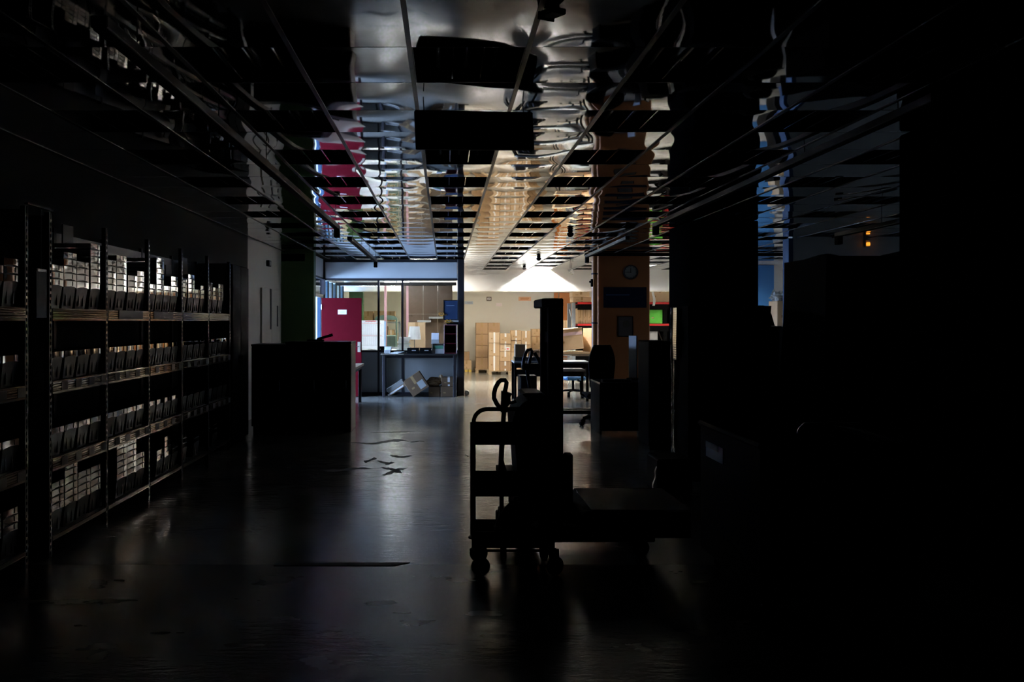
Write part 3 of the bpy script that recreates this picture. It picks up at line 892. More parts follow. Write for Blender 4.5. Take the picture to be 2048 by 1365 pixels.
o = MB().bx(cx(863), cx(878), 17.48, 17.63, CZ + 0.302, CZ + 0.45, 0.004).build('small_carton', 'paper', smooth=False)
tag(o, 'small white box stacked on the counter beside the maroon shelf', 'box')
t = thing('carrier_tray', 'flat support tray holding small boxes above the folder box', 'tray', (cx(863), 17.46, CZ + 0.212))
MB().bx(-0.01, 0.18, 0, 0.18, 0, 0.012, 0.003).build('base', 'grey_box', t, False)
# maroon shelf unit
t = thing('maroon_shelf', 'small maroon open shelf unit at the end of the counter', 'shelf unit', (cx(888), YC - 0.16, CZ + 0.001))
w, h = 0.262 - cx(888), 0.63
MB().bx(0, w, 0.28, 0.30, 0, h).build('back_panel', 'maroon', t, False)
for x in (0, w - 0.018):
    MB().bx(x, x + 0.018, 0, 0.28, 0, h, 0.002).build('side_panel', 'maroon', t, False)
for z in (0, 0.21, 0.42, h - 0.018):
    MB().bx(0.018, w - 0.018, 0.005, 0.28, z, z + 0.018, 0.002).build('shelf_board', 'maroon', t, False)
for x in (0.002, w - 0.008):
    MB().bx(x, x + 0.006, -0.003, 0, 0.0, h).build('edge_strip', 'pink', t, False)
MB().bx(0, w, -0.003, 0, h - 0.006, h).build('edge_strip', 'pink', t, False)
o = MB().bx(cx(893), cx(916), YC - 0.1, YC + 0.1, CZ + h + 0.002, CZ + h + 0.06, 0.003).build('flat_box', 'black', smooth=False)
tag(o, 'black flat box on top of the maroon shelf', 'box')
o = MB().bx(cx(892), cx(917), YC - 0.12, YC + 0.1, CZ + h + 0.062, CZ + h + 0.10, 0.003).build('flat_box', 'grey_box', smooth=False)
tag(o, 'pale grey flat box lying on the black one above the maroon shelf', 'box')
t = thing('picture_frame', 'navy blue board in a silver frame standing above the maroon shelf', 'picture', (cx(887), YC + 0.02, CZ + h + 0.102), (math.radians(-4), 0, 0))
w, hh = cx(916) - cx(887), 0.44
MB().bx(0.012, w - 0.012, 0, 0.01, 0.012, hh - 0.012).build('board', 'navy', t, False)
for (a, b, c_, d_) in [(0, w, 0, 0.012), (0, w, hh - 0.012, hh), (0, 0.012, 0.012, hh - 0.012), (w - 0.012, w, 0.012, hh - 0.012)]:
    MB().bx(a, b, -0.006, 0.014, c_, d_).build('frame_bar', 'steel', t, False)
MB().bx(0.06, w - 0.08, -0.001, 0, hh * 0.72, hh * 0.74).build('printed_line', 'bookblue', t, False)
for i, (x, y) in enumerate([(879, 629), (893, 643)]):
    pts = []
    for k in range(26):
        a = k / 25 * 2.6 * math.pi
        pts.append((0.04 * math.cos(a) + 0.006 * k / 2, 0.012 * k / 25 - 0.03, 0.03 * math.sin(a)))
    t = thing('curled_ribbon', ['curled orange ribbon hanging left of the navy board', 'curled orange ribbon over the flat boxes'][i], 'ribbon', (PX(x, 17.5), 17.535 if i == 0 else 17.40, PZ(y, 17.5)), (0, 0, 0), 'curled orange ribbons')
    MB().tube(pts, 0.007, 6).build('coil', 'gold', t)
    MB().tube([(0.08, -0.02, 0.0), (0.12, -0.02, -0.02), (0.16, -0.01, -0.01)], 0.007, 6).build('tail', 'gold', t)
for i, (a, b, y) in enumerate([(835, 862, 645), (858, 886, 638)]):
    t = thing('reflection_bar', ['lower pale bar standing in for a reflection in the glass', 'upper pale bar standing in for a reflection in the glass'][i], 'shelf', (rx(a), 19.68, PZ(y, 19.8)), (0, 0, 0), 'pale bars standing in for glass reflections')  # solid bars built in place of reflections in the office glass
    MB().bx(0, rx(b) - rx(a), 0, 0.19, 0, 0.05, 0.003).build('board', 'grey_box', t, False)
    MB().bx(0.04, 0.06, 0.05, 0.19, -0.06, 0).build('bracket', 'steel', t, False)
# items at the left end of the counter
o = MB().bx(cx(769), cx(781), 17.42, 17.6, CZ + 0.001, CZ + 0.075, 0.004).build('card_box', 'grey_box', smooth=False); tag(o, 'low grey card box at the left end of the counter', 'box')
o = MB().bx(cx(770), cx(783), 17.42, 17.6, CZ + 0.077, CZ + 0.15, 0.004).build('card_box', 'paper', smooth=False); tag(o, 'white card box stacked at the left end of the counter', 'box')
for i in range(4):
    o = MB().box((0, 0, 0), (0.21, 0.15, 0.008), 0.001).build('paper_sheet', 'paper', smooth=False, loc=(cx(789 + i * 3), 17.46 + 0.02 * i, CZ + 0.006 + i * 0.01))
    o.rotation_euler = (0, 0, math.radians(i * 9 - 12))
    tag(o, 'white paper sheets on the counter, %s in the pile' % ORD[i], 'paper', 'papers on the counter')
t = thing('desk_organiser', 'small black organiser on the worktop beside the planner', 'organiser', (PX(763, 18.0), 18.0, TZ))
MB().bx(-0.06, 0.06, -0.04, 0.06, 0, 0.11, 0.006).build('body', 'black', t, False)
MB().bx(-0.05, 0.05, -0.035, 0.055, 0.11, 0.115).build('rim', 'frame', t, False)

# ------------------------------------------------------------------ cartons
CN = [0]
def carton(label, x0, x1, y0, y1, z0, z1, material='card', tape='tape', sticker=None, rot=(0, 0, 0), group=None, ragged=False):
    """a taped cardboard carton: body, top flaps, tape, optional sticker; x0..z1 is its unrotated extent"""
    w, dp, h = x1 - x0, y1 - y0, z1 - z0
    t = thing('cardboard_carton', label, 'carton', ((x0 + x1) / 2, (y0 + y1) / 2, z0), rot, group)
    g = 0.003
    a, b = w / 2 - g, dp / 2 - g
    MB().box((0, 0, (h - 0.006) / 2), (2 * a, 2 * b, h - 0.006), 0.006).build('body', material, t, False)
    for s in (-1, 1):
        MB().bx(-a, a, s * 0.002, s * b, h - 0.006, h - 0.001).build('flap', material, t, False)
    if tape:
        tw = min(0.06, w * 0.16)
        rag = 0.3 + 0.35 * rnd.random() if not ragged else 0.8
        MB().bx(-tw / 2, tw / 2, -b - 0.0015, -b, h * (1 - rag), h - 0.004).build('tape', tape, t, False)
        MB().bx(-tw / 2, tw / 2, -b, b, h - 0.001, h).build('tape', tape, t, False)
        if rnd.random() < 0.6:
            MB().bx(-tw / 2 * 0.8, tw / 2 * 0.9, -b - 0.0015, -b, 0.004, h * 0.22).build('tape', tape, t, False)
    if sticker:
        MB().bx(w * 0.05, w * 0.40, -b - 0.002, -b, h * 0.12, h * 0.55).build('sticker', 'paper' if sticker != 'plain' else 'grey_box', t, False)
    if sticker and sticker != 'plain':
        MB().bx(w * 0.12, w * 0.32, -b - 0.003, -b - 0.002, h * 0.22, h * 0.42).build('sticker_print', 'redink', t, False)
    MB().bx(-w * 0.32, -w * 0.16, -b - 0.0008, -b, h * 0.35, h * 0.45).build('printed_mark', 'btape', t, False)
    return t

def pallet(label, x0, x1, y0, y1, z=0.0, blocks='wood'):
    t = thing('wooden_pallet', label, 'pallet', ((x0 + x1) / 2, (y0 + y1) / 2, z), (0, 0, 0), 'wooden pallets')
    w, d_ = (x1 - x0) / 2, (y1 - y0) / 2
    for i in range(5):
        yc = -d_ + 0.05 + i * (2 * d_ - 0.1) / 4
        MB().bx(-w, w, yc - 0.045, yc + 0.045, 0.103, 0.122).build('deck_board', 'wood', t, False)
    for x in (-w + 0.05, 0, w - 0.05):
        MB().bx(x - 0.05, x + 0.05, -d_, d_, 0.085, 0.103).build('stringer', 'wood', t, False)
        MB().bx(x - 0.05, x + 0.05, -d_, d_, 0.0, 0.016).build('bottom_board', 'wood', t, False)
        for y in (-d_ + 0.06, 0, d_ - 0.06):
            MB().bx(x - 0.045, x + 0.045, y - 0.05, y + 0.05, 0.016, 0.085).build('block', blocks, t, False)
    return t

# tall wrapped stack against the back wall
Ya = 25.3
pallet('wooden pallet under the tall brown carton stack by the back wall', PX(951, Ya), PX(1002, Ya), Ya, Ya + 0.7)
xa, xb, xc_ = PX(952, Ya), PX(976, Ya), PX(1000, Ya)
hs = [0.124, 0.50, 0.88, 1.235, 1.60]
for i in range(4):
    for c_, (a, b) in enumerate([(xa, xb), (xb, xc_)]):
        carton('brown carton in the tall stack, %s column, %s from the bottom' % (('left', 'right')[c_], ORD[i]), a, b, Ya + 0.02, Ya + 0.62, hs[i], hs[i + 1] - 0.003,
               'card3', 'btape', group='cartons of the tall stack')
# the untidy pallet load in front
Yb = 24.5
pallet('wooden pallet under the untidy taped parcels', PX(977, Yb), PX(1062, Yb), Yb - 0.05, Yb + 0.75)
P0 = 0.124
def colstack(tagname, x0, x1, ys, mats, stick=(), dy=0.0, tapes=None):
    zs = [PZ(y, Yb) for y in ys]
    zs[0] = P0
    for i in range(len(zs) - 1):
        carton('taped parcel on the untidy pallet, %s column, %s from the bottom' % (tagname, ORD[i]),
               PX(x0, Yb), PX(x1, Yb) - 0.004, Yb + dy + 0.012 * ((i * 7) % 3), Yb + dy + 0.36, zs[i], zs[i + 1] - 0.004, mats[i % len(mats)],
               'tape', i in stick, (0, 0, math.radians(((i * 31) % 5 - 2) * 0.8)), 'parcels on the untidy pallet', ragged=(x0 < 990))
colstack('leftmost', 978, 1000, [742, 712, 686, 665], ['card', 'card', 'card2'])
colstack('second', 1000, 1022, [742, 723, 703, 688, 667], ['card3', 'card', 'card2', 'card'], (2,))
colstack('third', 1022, 1043, [742, 722, 704, 681, 661], ['card', 'card2', 'card', 'card'], dy=0.05)
colstack('fourth', 1043, 1062, [742, 715, 690, 662], ['card', 'card3', 'card'], dy=0.04)
Yb2 = 25.2
for i, (a, b) in enumerate([(742, 700), (700, 673), (673, 658)]):
    carton('carton in the rearmost column behind the dark mast, %s from the bottom' % ORD[i], PX(1064, Yb2), PX(1084, Yb2), Yb2, Yb2 + 0.5,
           PZ(a, Yb2) if i else 0.0, PZ(b, Yb2) - 0.004, 'card', 'btape', group='rear cartons')
# small stack by the partition post
pallet('low pallet with yellow blocks beside the partition post', PX(922, 25.6), PX(943, 25.6), 25.55, 25.95, blocks='yellow')
carton('lower carton on the small pallet by the partition post', PX(923, 25.6), PX(943, 25.6), 25.56, 25.9, 0.124, PZ(721, 25.6), 'card', 'btape', group='cartons by the post')
carton('upper carton on the small pallet by the partition post', PX(925, 25.6), PX(939, 25.6), 25.58, 25.9, PZ(721, 25.6) + 0.002, PZ(704, 25.6), 'card3', 'btape', group='cartons by the post')
# brown carton on the bench in front of the parcels is added with the bench

# notices on the back wall
def notice(label, x0, x1, y0, y1, m_, prints=None, pm='ink'):
    Y = BY - 0.002
    t = thing('wall_notice', label, 'notice', (PX(x0, Y), Y, PZ(y1, Y)), (0, 0, 0), 'notices on the back wall')
    w, h = PX(x1, Y) - PX(x0, Y), PZ(y0, Y) - PZ(y1, Y)
    MB().bx(0, w, -0.006, 0, 0, h, 0.001).build('sheet', m_, t, False)
    p = MB()
    for (a, b, c_, d_) in (prints or []):
        p.bx(a * w, b * w, -0.0075, -0.006, c_ * h, d_ * h)
    if prints:
        p.build('print', pm, t, False)
notice('square brown prohibition sign with white symbol on the back wall', 973, 983, 594, 602.5, 'sign',
       [(0.2, 0.34, 0.3, 0.75), (0.34, 0.8, 0.62, 0.75), (0.4, 0.8, 0.3, 0.42), (0.66, 0.8, 0.42, 0.62)], 'paper')
notice('grey blue paper strip on the back wall beside the post', 929, 946, 603, 609, 'blue_paper', [(0.3, 0.9, 0.55, 0.75), (0.35, 0.92, 0.2, 0.35)])
notice('faded orange paper notice on the back wall', 1037, 1062, 594, 602, 'orange_paper', [(0.15, 0.85, 0.55, 0.7), (0.15, 0.8, 0.25, 0.38)], 'rust')
notice('pale pink paper on the back wall below the orange notice', 992, 1004, 606, 613, 'pale_paper', [(0.2, 0.8, 0.3, 0.4)], 'ptape')
# orange boards standing at the back wall
Yo = 26.05
for i, (a, b) in enumerate([(1108, 1116.5), (1118.5, 1145)]):
    t = thing('orange_board', ['narrow orange board standing against the back wall', 'wide orange board standing against the back wall'][i], 'board', (PX(a, Yo), Yo, 0), (0, 0, 0), 'orange boards at the back wall')
    MB().bx(0, PX(b, Yo) - PX(a, Yo), 0, 0.03, 0, PZ(585.5, Yo), 0.003).build('board', 'rust', t, False)
    MB().bx(0.01, PX(b, Yo) - PX(a, Yo) - 0.01, -0.003, 0, 1.2, 1.215).build('seam', 'brown', t, False)
for i in range(3):
    Yq = 24.4
    a = 1118 + i * 9
    carton('upright pale carton before the orange board, %s from left' % ORD[i], PX(a, Yq), PX(a + 9, Yq), Yq, Yq + 0.4, 0.9, PZ(641, Yq), 'card2', 'btape', group='upright cartons before the orange board')
t = thing('trestle_shelf', 'low support shelf under the upright pale cartons', 'shelf', (PX(1116, 24.4), 24.35, 0))
MB().bx(0, 0.5, 0, 0.5, 0.86, 0.898).build('top', 'wood', t, False)
for x in (0.03, 0.44):
    for y in (0.03, 0.44):
        MB().bx(x, x + 0.04, y, y + 0.04, 0, 0.86).build('leg', 'wood', t, False)

# pallet rack
Yr = 22.8
def kx(x): return PX(x, Yr)
def kz(y): return PZ(y, Yr)
t = thing('pallet_rack', 'pallet rack with red beams and grey blue uprights behind the ochre column', 'rack', (0, 0, 0))
for i, x in enumerate((kx(1144), kx(1327), 7.0 - 0.09)):
    for y in (Yr, Yr + 0.8):
        MB().bx(x, x + 0.10, y, y + 0.08, 0, kz(606)).build('upright', 'rack_grey' if i != 1 else 'black', t, False)
    for z in (0.3, 0.9, 1.5):
        MB().tube([(x + 0.05, Yr + 0.06, z), (x + 0.05, Yr + 0.82, z + 0.5)], 0.015, 6).build('brace', 'rack_grey', t)
for zt in (609, 652):
    for y in (Yr - 0.03, Yr + 0.82):
        MB().bx(kx(1155), 7.0, y, y + 0.05, kz(zt), kz(zt) + 0.06, 0.003).build('beam', 'red_steel', t, False)
    MB().bx(kx(1155), 7.0, Yr + 0.02, Yr + 0.82, kz(zt) + 0.035, kz(zt) + 0.058).build('deck', 'black', t, False)
    MB().bx(kx(1155), 7.0, Yr - 0.01, Yr + 0.01, kz(zt) - 0.16, kz(zt)).build('skirt', 'black', t, False)
MB().bx(kx(1158), 7.0, Yr + 0.90, Yr + 0.91, 0.0, kz(609)).build('back_sheet', 'black', t, False)
zt1, zt2 = kz(609) + 0.062, kz(652) + 0.062
carton('pale carton on the rack top left, lower layer', kx(1146), kx(1183), Yr + 0.05, Yr + 0.6, zt1, zt1 + 0.15, 'card2', 'btape', group='cartons on the rack top')
carton('pale carton on the rack top left, upper layer', kx(1145), kx(1180), Yr + 0.03, Yr + 0.58, zt1 + 0.152, zt1 + 0.30, 'card2', 'btape', group='cartons on the rack top')
for i in range(4):
    carton('upright brown carton between the red beams, %s from left' % ORD[i], kx(1157 + i * 10), kx(1167 + i * 10), Yr + 0.08, Yr + 0.6, zt2, kz(617), 'card', 'btape', group='upright cartons in the rack')
carton('large pale carton on the rack top right of the ochre column', kx(1296), kx(1345), Yr + 0.03, Yr + 0.6, zt1, kz(576), 'card2', 'btape')
t = thing('paper_streamer', 'white paper strip hanging over the rack carton', 'paper', (kx(1304), Yr - 0.045, kz(612)))
MB().grid(lambda u, v: (0.07 * u + 0.02 * math.sin(v * 6), 0.012 * math.sin(v * 9 + u), v * 0.5), 2, 12).build('strip', 'paper', t)
carton('lime green box on the lower red beam', kx(1299), kx(1326), Yr + 0.03, Yr + 0.5, zt2, kz(619), 'lime', None)
t = thing('storage_tub', 'pale tub on the floor level of the rack by the dark cabinet', 'tub', (kx(1306), Yr + 0.2, 0))
MB().bx(-0.15, 0.15, -0.15, 0.15, 0.86, 1.40, 0.02).build('body', 'grey_box', t, False)
MB().bx(-0.17, 0.17, -0.17, 0.17, 1.40, 1.44, 0.01).build('lid', 'card2', t, False)
MB().bx(-0.2, 0.2, -0.2, 0.2, 0.0, 0.858).build('plinth', 'black', t, False)
t = thing('wall_grille', 'grey slot grille on the back wall seen past the ochre column', 'grille', (6.85, BY - 0.03, 2.72 - 0.55))
MB().bx(0, 0.13, 0, 0.026, 0, 0.45, 0.003).build('frame', 'rack_grey', t, False)
for i in range(6):
    MB().bx(0.015, 0.115, -0.006, 0, 0.04 + i * 0.065, 0.075 + i * 0.065).build('slat', 'sign', t, False)

# cartons on the dark boards, on a low cart
Yt = 20.4
t = thing('board_cart', 'low cart with dark boards under the big cartons', 'cart', (0, 0, 0))
ct = PZ(704, Yt)
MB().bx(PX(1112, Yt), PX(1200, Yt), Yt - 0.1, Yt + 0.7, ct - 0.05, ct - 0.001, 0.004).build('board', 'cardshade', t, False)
MB().bx(PX(1116, Yt), PX(1196, Yt), Yt - 0.06, Yt + 0.66, ct - 0.11, ct - 0.055, 0.004).build('board', 'sign', t, False)
for x in (PX(1118, Yt), PX(1190, Yt)):
    for y in (Yt, Yt + 0.6):
        MB().bx(x - 0.02, x + 0.02, y - 0.02, y + 0.02, 0.1, ct - 0.11).build('leg', 'frame', t, False)
        MB().cyl((x - 0.015, y, 0.05), (x + 0.015, y, 0.05), 0.05, n=14).build('wheel', 'soot', t)
t2 = thing('wire_crate', 'pale wire crate under the dark boards', 'crate', (PX(1133, 20.2), 20.35, 0))
for z in (0.60, 0.70, 0.78):
    MB().tube([(-0.13, -0.1, z), (0.13, -0.1, z), (0.13, 0.15, z), (-0.13, 0.15, z)], 0.008, 6, True).build('ring', 'grey_box', t2)
for x in (-0.13, 0.0, 0.13):
    for y in (-0.1, 0.15):
        MB().bx(x - 0.006, x + 0.006, y - 0.006, y + 0.006, 0.0, 0.78).build('wire_post', 'grey_box', t2, False)
c1 = carton('big open pale carton with pink tape leaning beside the ochre pipe', PX(1112, Yt), PX(1168, Yt), Yt, Yt + 0.45, ct + 0.045, PZ(660, Yt), 'card2', None, rot=(0, math.radians(-6), 0))
w = PX(1168, Yt) - PX(1112, Yt); h = PZ(660, Yt) - ct - 0.045
MB().bx(-w / 2 + 0.01, w / 2 - 0.01, -0.227, -0.2225, h - 0.15, h - 0.07).build('tape', 'ptape', c1, False)
for s in (-1, 1):
    MB().box((0, -0.26 * s - 0.0, h + 0.005), (w * 0.96, 0.2, 0.006), 0, RX(-12 * s)).build('open_flap', 'card2', c1, False)
carton('tall pale carton turned corner-on beside the ochre pipe', PX(1166, Yt) + 0.13, PX(1196, Yt) + 0.16, Yt + 0.1, Yt + 0.5, ct, PZ(657, Yt), 'card2', None, rot=(0, 0, math.radians(38)))

# things seen through the office: green trolley and cartons on shelves
Yg = 22.6
struct('wall_green_pier', MB().bx(PX(698, 22.2), PX(726, 22.2), 22.2, 22.5, 0, 2.6), 'green_wall', 'green pier seen through the office glazing')
t = thing('garment_trolley', 'dark green trolley with arched top rail behind the office', 'trolley', (PX(772, 21.0), 21.0, 0))
hw = PX(793, 21.0) - PX(772, 21.0)
zt = PZ(640, 21.0)
for x in (-hw, hw):
    MB().cyl((x, 0, 0.1), (x, 0, zt + 0.05), 0.022, n=8).build('post', 'teal', t)
MB().prism([(-hw - 0.03, zt)] + [(-hw * math.cos(a), zt + 0.06 + 0.06 * math.sin(a)) for a in [math.pi * i / 10 for i in range(11)]] + [(hw + 0.03, zt)], -0.02, 0.02).build('top_rail', 'teal', t, False)
MB().bx(-hw, hw, -0.25, 0.25, 0.95, 1.28, 0.02).build('basket', 'teal', t, False)
MB().bx(-hw, hw, -0.25, 0.25, 0.12, 0.16).build('base', 'teal', t, False)
for x in (-hw, hw):
    MB().cyl((x - 0.02, 0, 0.06), (x + 0.02, 0, 0.06), 0.06, n=14).build('wheel', 'soot', t)
Yk = 23.5
t = thing('store_shelf', 'grey shelf carrying cartons behind the office', 'shelf unit', (PX(722, Yk), Yk - 0.05, 0))
w = PX(800, Yk) - PX(722, Yk)
for z in (0.35, 0.95, 1.62):
    MB().bx(0, w, 0, 0.5, z - 0.03, z).build('shelf_board', 'rack_grey', t, False)
for x in (0, w - 0.04):
    for y in (0, 0.46):
        MB().bx(x, x + 0.04, y, y + 0.04, 0, 1.64).build('post', 'rack_grey', t, False)
for i, (a, b, y0, y1, m_) in enumerate([(726, 746, 640, 623, 'card'), (748, 770, 640, 622, 'card2'), (771, 790, 640, 623, 'card')]):
    z0 = 1.645 if i != 9 else 0
    carton('carton on the top shelf seen through the office, %s from left' % ORD[i], PX(a, Yk), PX(b, Yk), Yk, Yk + 0.4, 1.642, PZ(y1, Yk), m_, 'btape', group='cartons on the top shelf behind the office')
for i, (a, b) in enumerate([(760, 775), (776, 788), (789, 799)]):
    carton('carton on the middle shelf seen through the office, %s from left' % ORD[i], PX(a, Yk), PX(b, Yk), Yk, Yk + 0.4, 0.952, 1.50 - 0.1 * i, ('card', 'card', 'card2')[i], 'tape', group='cartons on the middle shelf behind the office')
carton('upright carton behind the white table lamp', PX(816, 18.75), PX(851, 18.75), 18.62, 18.85, TZ + 0.001, PZ(645, 18.75), 'card2', 'btape')

# boxes dumped under the counter
carton('brown carton tipped on its corner under the counter', -0.0, 0.42, 0, 0.3, 0, 0.40, 'card_dark', 'btape', 'plain', rot=(0, math.radians(-34), 0), group='boxes under the counter')
o = bpy.context.scene.objects[-1]
for ob_ in bpy.data.objects:
    if ob_.get('label') == 'brown carton tipped on its corner under the counter':
        ob_.location = (PX(843, 17.4), 17.42, 0.12)
t = thing('flat_white_box', 'flat white box leaning at the left under the counter', 'box', (PX(778, 17.36), 17.34, 0.0), (0, math.radians(-33), 0), 'boxes under the counter')
MB().bx(0.06, 0.46, 0, 0.22, 0.0, 0.07, 0.004).build('base', 'cardshade', t, False)
MB().bx(0.04, 0.44, -0.004, 0.224, 0.073, 0.17, 0.004).build('lid', 'panel_low', t, False)
MB().bx(0.0, 0.40, -0.01, 0.0, 0.02, 0.055).build('edge_strip', 'tape', t, False)
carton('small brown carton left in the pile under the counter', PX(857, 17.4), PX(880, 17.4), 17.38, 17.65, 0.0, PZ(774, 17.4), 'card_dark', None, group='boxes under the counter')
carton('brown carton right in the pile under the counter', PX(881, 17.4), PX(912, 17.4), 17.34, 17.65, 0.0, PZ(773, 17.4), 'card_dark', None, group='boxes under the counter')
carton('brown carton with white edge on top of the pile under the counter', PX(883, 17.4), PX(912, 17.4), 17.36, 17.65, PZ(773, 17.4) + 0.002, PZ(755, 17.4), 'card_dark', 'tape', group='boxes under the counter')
o = MB().bx(PX(909, 17.3), PX(913, 17.3), 17.30, 17.33, 0.0, PZ(752, 17.3), 0.002).build('white_batten', 'tape', smooth=False); tag(o, 'white upright strip in front of the counter boxes', 'batten')
t = thing('crumpled_paper', 'crumpled packing paper on the small carton under the counter', 'paper', (PX(868, 17.4), 17.5, PZ(774, 17.4)))
def crump(u, v):
    a, b = u * 2 * math.pi, v * math.pi
    r = 0.13 * (1 + 0.25 * math.sin(5 * a + 3 * b) * math.sin(4 * b) + 0.12 * math.sin(11 * a))
    return (r * math.cos(a) * math.sin(b) * 1.2, r * math.sin(a) * math.sin(b) * 0.8, 0.1 - r * math.cos(b) * 0.75)
MB().grid(crump, 16, 10).build('wad', 'cardshade', t, False)
MB().grid(lambda u, v: (0.10 + 0.16 * u, -0.05 + 0.03 * math.sin(7 * u + 3 * v), 0.06 + 0.16 * v + 0.05 * math.sin(5 * u)), 6, 6).build('sheet', 'card2', t, False)

# ------------------------------------------------------------------ bin shelving on the left
SX = -2.77
FD = F * 2.77
POSTS_B = [5.59, 6.52, 7.455, 8.39, 9.325, 10.26]
POSTS_A = [4.33, 5.27]
SH = [(0.137, 0.03), (0.686, 0.09), (1.232, 0.09), (1.750, 0.09)]      # shelf top, strip height

def post_mesh():
    m_ = MB()
    H = 2.42
    m_.bx(-0.03, 0.0, -0.022, -0.009, 0, H).bx(-0.03, 0.0, 0.009, 0.022, 0, H)
    m_.bx(-0.034, -0.03, -0.022, 0.022, 0, H)
    r_ = MB()
    z = 0.0
    while z < H - 0.04:
        r_.bx(-0.028, 0.001, -0.008, 0.008, z, z + 0.018)
        z += 0.042
    return m_.mesh('post', 'post', False), r_.mesh('post_rungs', 'stud', False)
POST, RUNGS = post_mesh()
BACKPOST = MB().bx(-0.03, 0, -0.02, 0.02, 0, 2.42).mesh('post', 'post', False)

def strip_prof(h):
    p = [(0.0, 0.0), (0.010, 0.0), (0.010, h * 0.16)]
    for i in range(4):
        z = h * (0.2 + 0.19 * i)
        p += [(0.006, z), (0.012, z + h * 0.04), (0.012, z + h * 0.13), (0.006, z + h * 0.17)]
    p += [(0.010, h), (0.0, h)]
    return p

def rack(label, posts, cards):
    t = thing('bin_shelving', label, 'shelving', (SX, posts[0], 0), (0, 0, 0), 'perforated steel bin shelving')
    y00 = posts[0]
    for y in posts:
        pp = link('post', POST, t, (0.002, y - y00, 0))
        link('post_rungs', RUNGS, pp)
        link('post', BACKPOST, t, (-0.42, y - y00, 0))
    for i in range(len(posts) - 1):
        a, b = posts[i] - y00 + 0.024, posts[i + 1] - y00 - 0.024
        for s, (zt, h) in enumerate(SH):
            sh = MB().bx(-0.43, -0.004, a, b, zt - 0.025, zt, 0.002).build('shelf_board', 'shelf', t, False)
            st = MB().prism(strip_prof(h), a, b, Matrix.Translation((-0.004, 0, zt - h))).build('label_strip', 'strip', t, False)
            L = b - a
            if s in (1, 2):
                n = 4
                for k in range(n):
                    c0 = a + L * (k + 0.55) / n
                    MB().bx(0.009, 0.012, c0, c0 + L * 0.105, zt - h * 0.80, zt - h * 0.12).build('label_card', 'label_dark', st, False)
            if s == 3 and i in cards:
                u0, u1 = cards[i]
                MB().bx(0.009, 0.013, a + L * u0, a + L * u1, zt - h * 0.85, zt - h * 0.02).build('label_card', 'label_dark', st, False)
        MB().bx(-0.428, -0.422, a, b, 1.8, 2.38).build('back_sheet', 'shelf', t, False)
    for y in (posts[0], posts[-1]):
        MB().bx(-0.41, -0.04, y - y00 - 0.004, y - y00 + 0.004, 0.05, 2.40).build('end_panel', 'shelf', t, False)
    return t
rack('nearest bay of steel bin shelving at the left edge', POSTS_A, {})
rack('long run of steel bin shelving along the left wall', POSTS_B, {1: (0.22, 0.82), 2: (0.08, 0.68)})

t = thing('tall_cupboard', 'tall dark cupboard closing the far end of the bin shelving', 'cupboard', (LW + 0.02, 10.32, 0))
MB().bx(0, 0.48, 0, 0.84, 0.06, 2.40, 0.006).build('body', 'black', t, False)
MB().bx(0.02, 0.46, 0.02, 0.82, 0, 0.06).build('plinth', 'soot', t, False)
for i in range(2):
    dd = MB().bx(0.48, 0.498, 0.004 + 0.42 * i, 0.416 + 0.42 * i, 0.07, 2.39, 0.003).build('cupboard_door', 'black', t, False)
    MB().bx(0.498, 0.52, 0.36 + 0.08 * i, 0.375 + 0.08 * i, 1.05, 1.2, 0.003).build('handle', 'satin_black', dd, False)

# hanging paper list between the two racks
t = thing('hanging_list', 'tall pale paper list hanging between the two shelving runs', 'paper', (SX, 5.46, PZ(636, 5.46)))
MB().bx(0.0, 0.006, -0.07, 0.07, 0, 0.32, 0.001).build('sheet', 'grey_box', t, False)
MB().bx(-0.004, 0.010, -0.06, 0.06, 0.315, 0.335, 0.002).build('clip', 'steel', t, False)
MB().cyl((0.003, 0, 0.335), (0.003, 0, 0.75), 0.003, n=6).build('hook_wire', 'steel', t)
MB().bx(-0.01, 0.016, -0.20, 0.15, 0.75, 0.762).build('hook_bar', 'post', t, False)

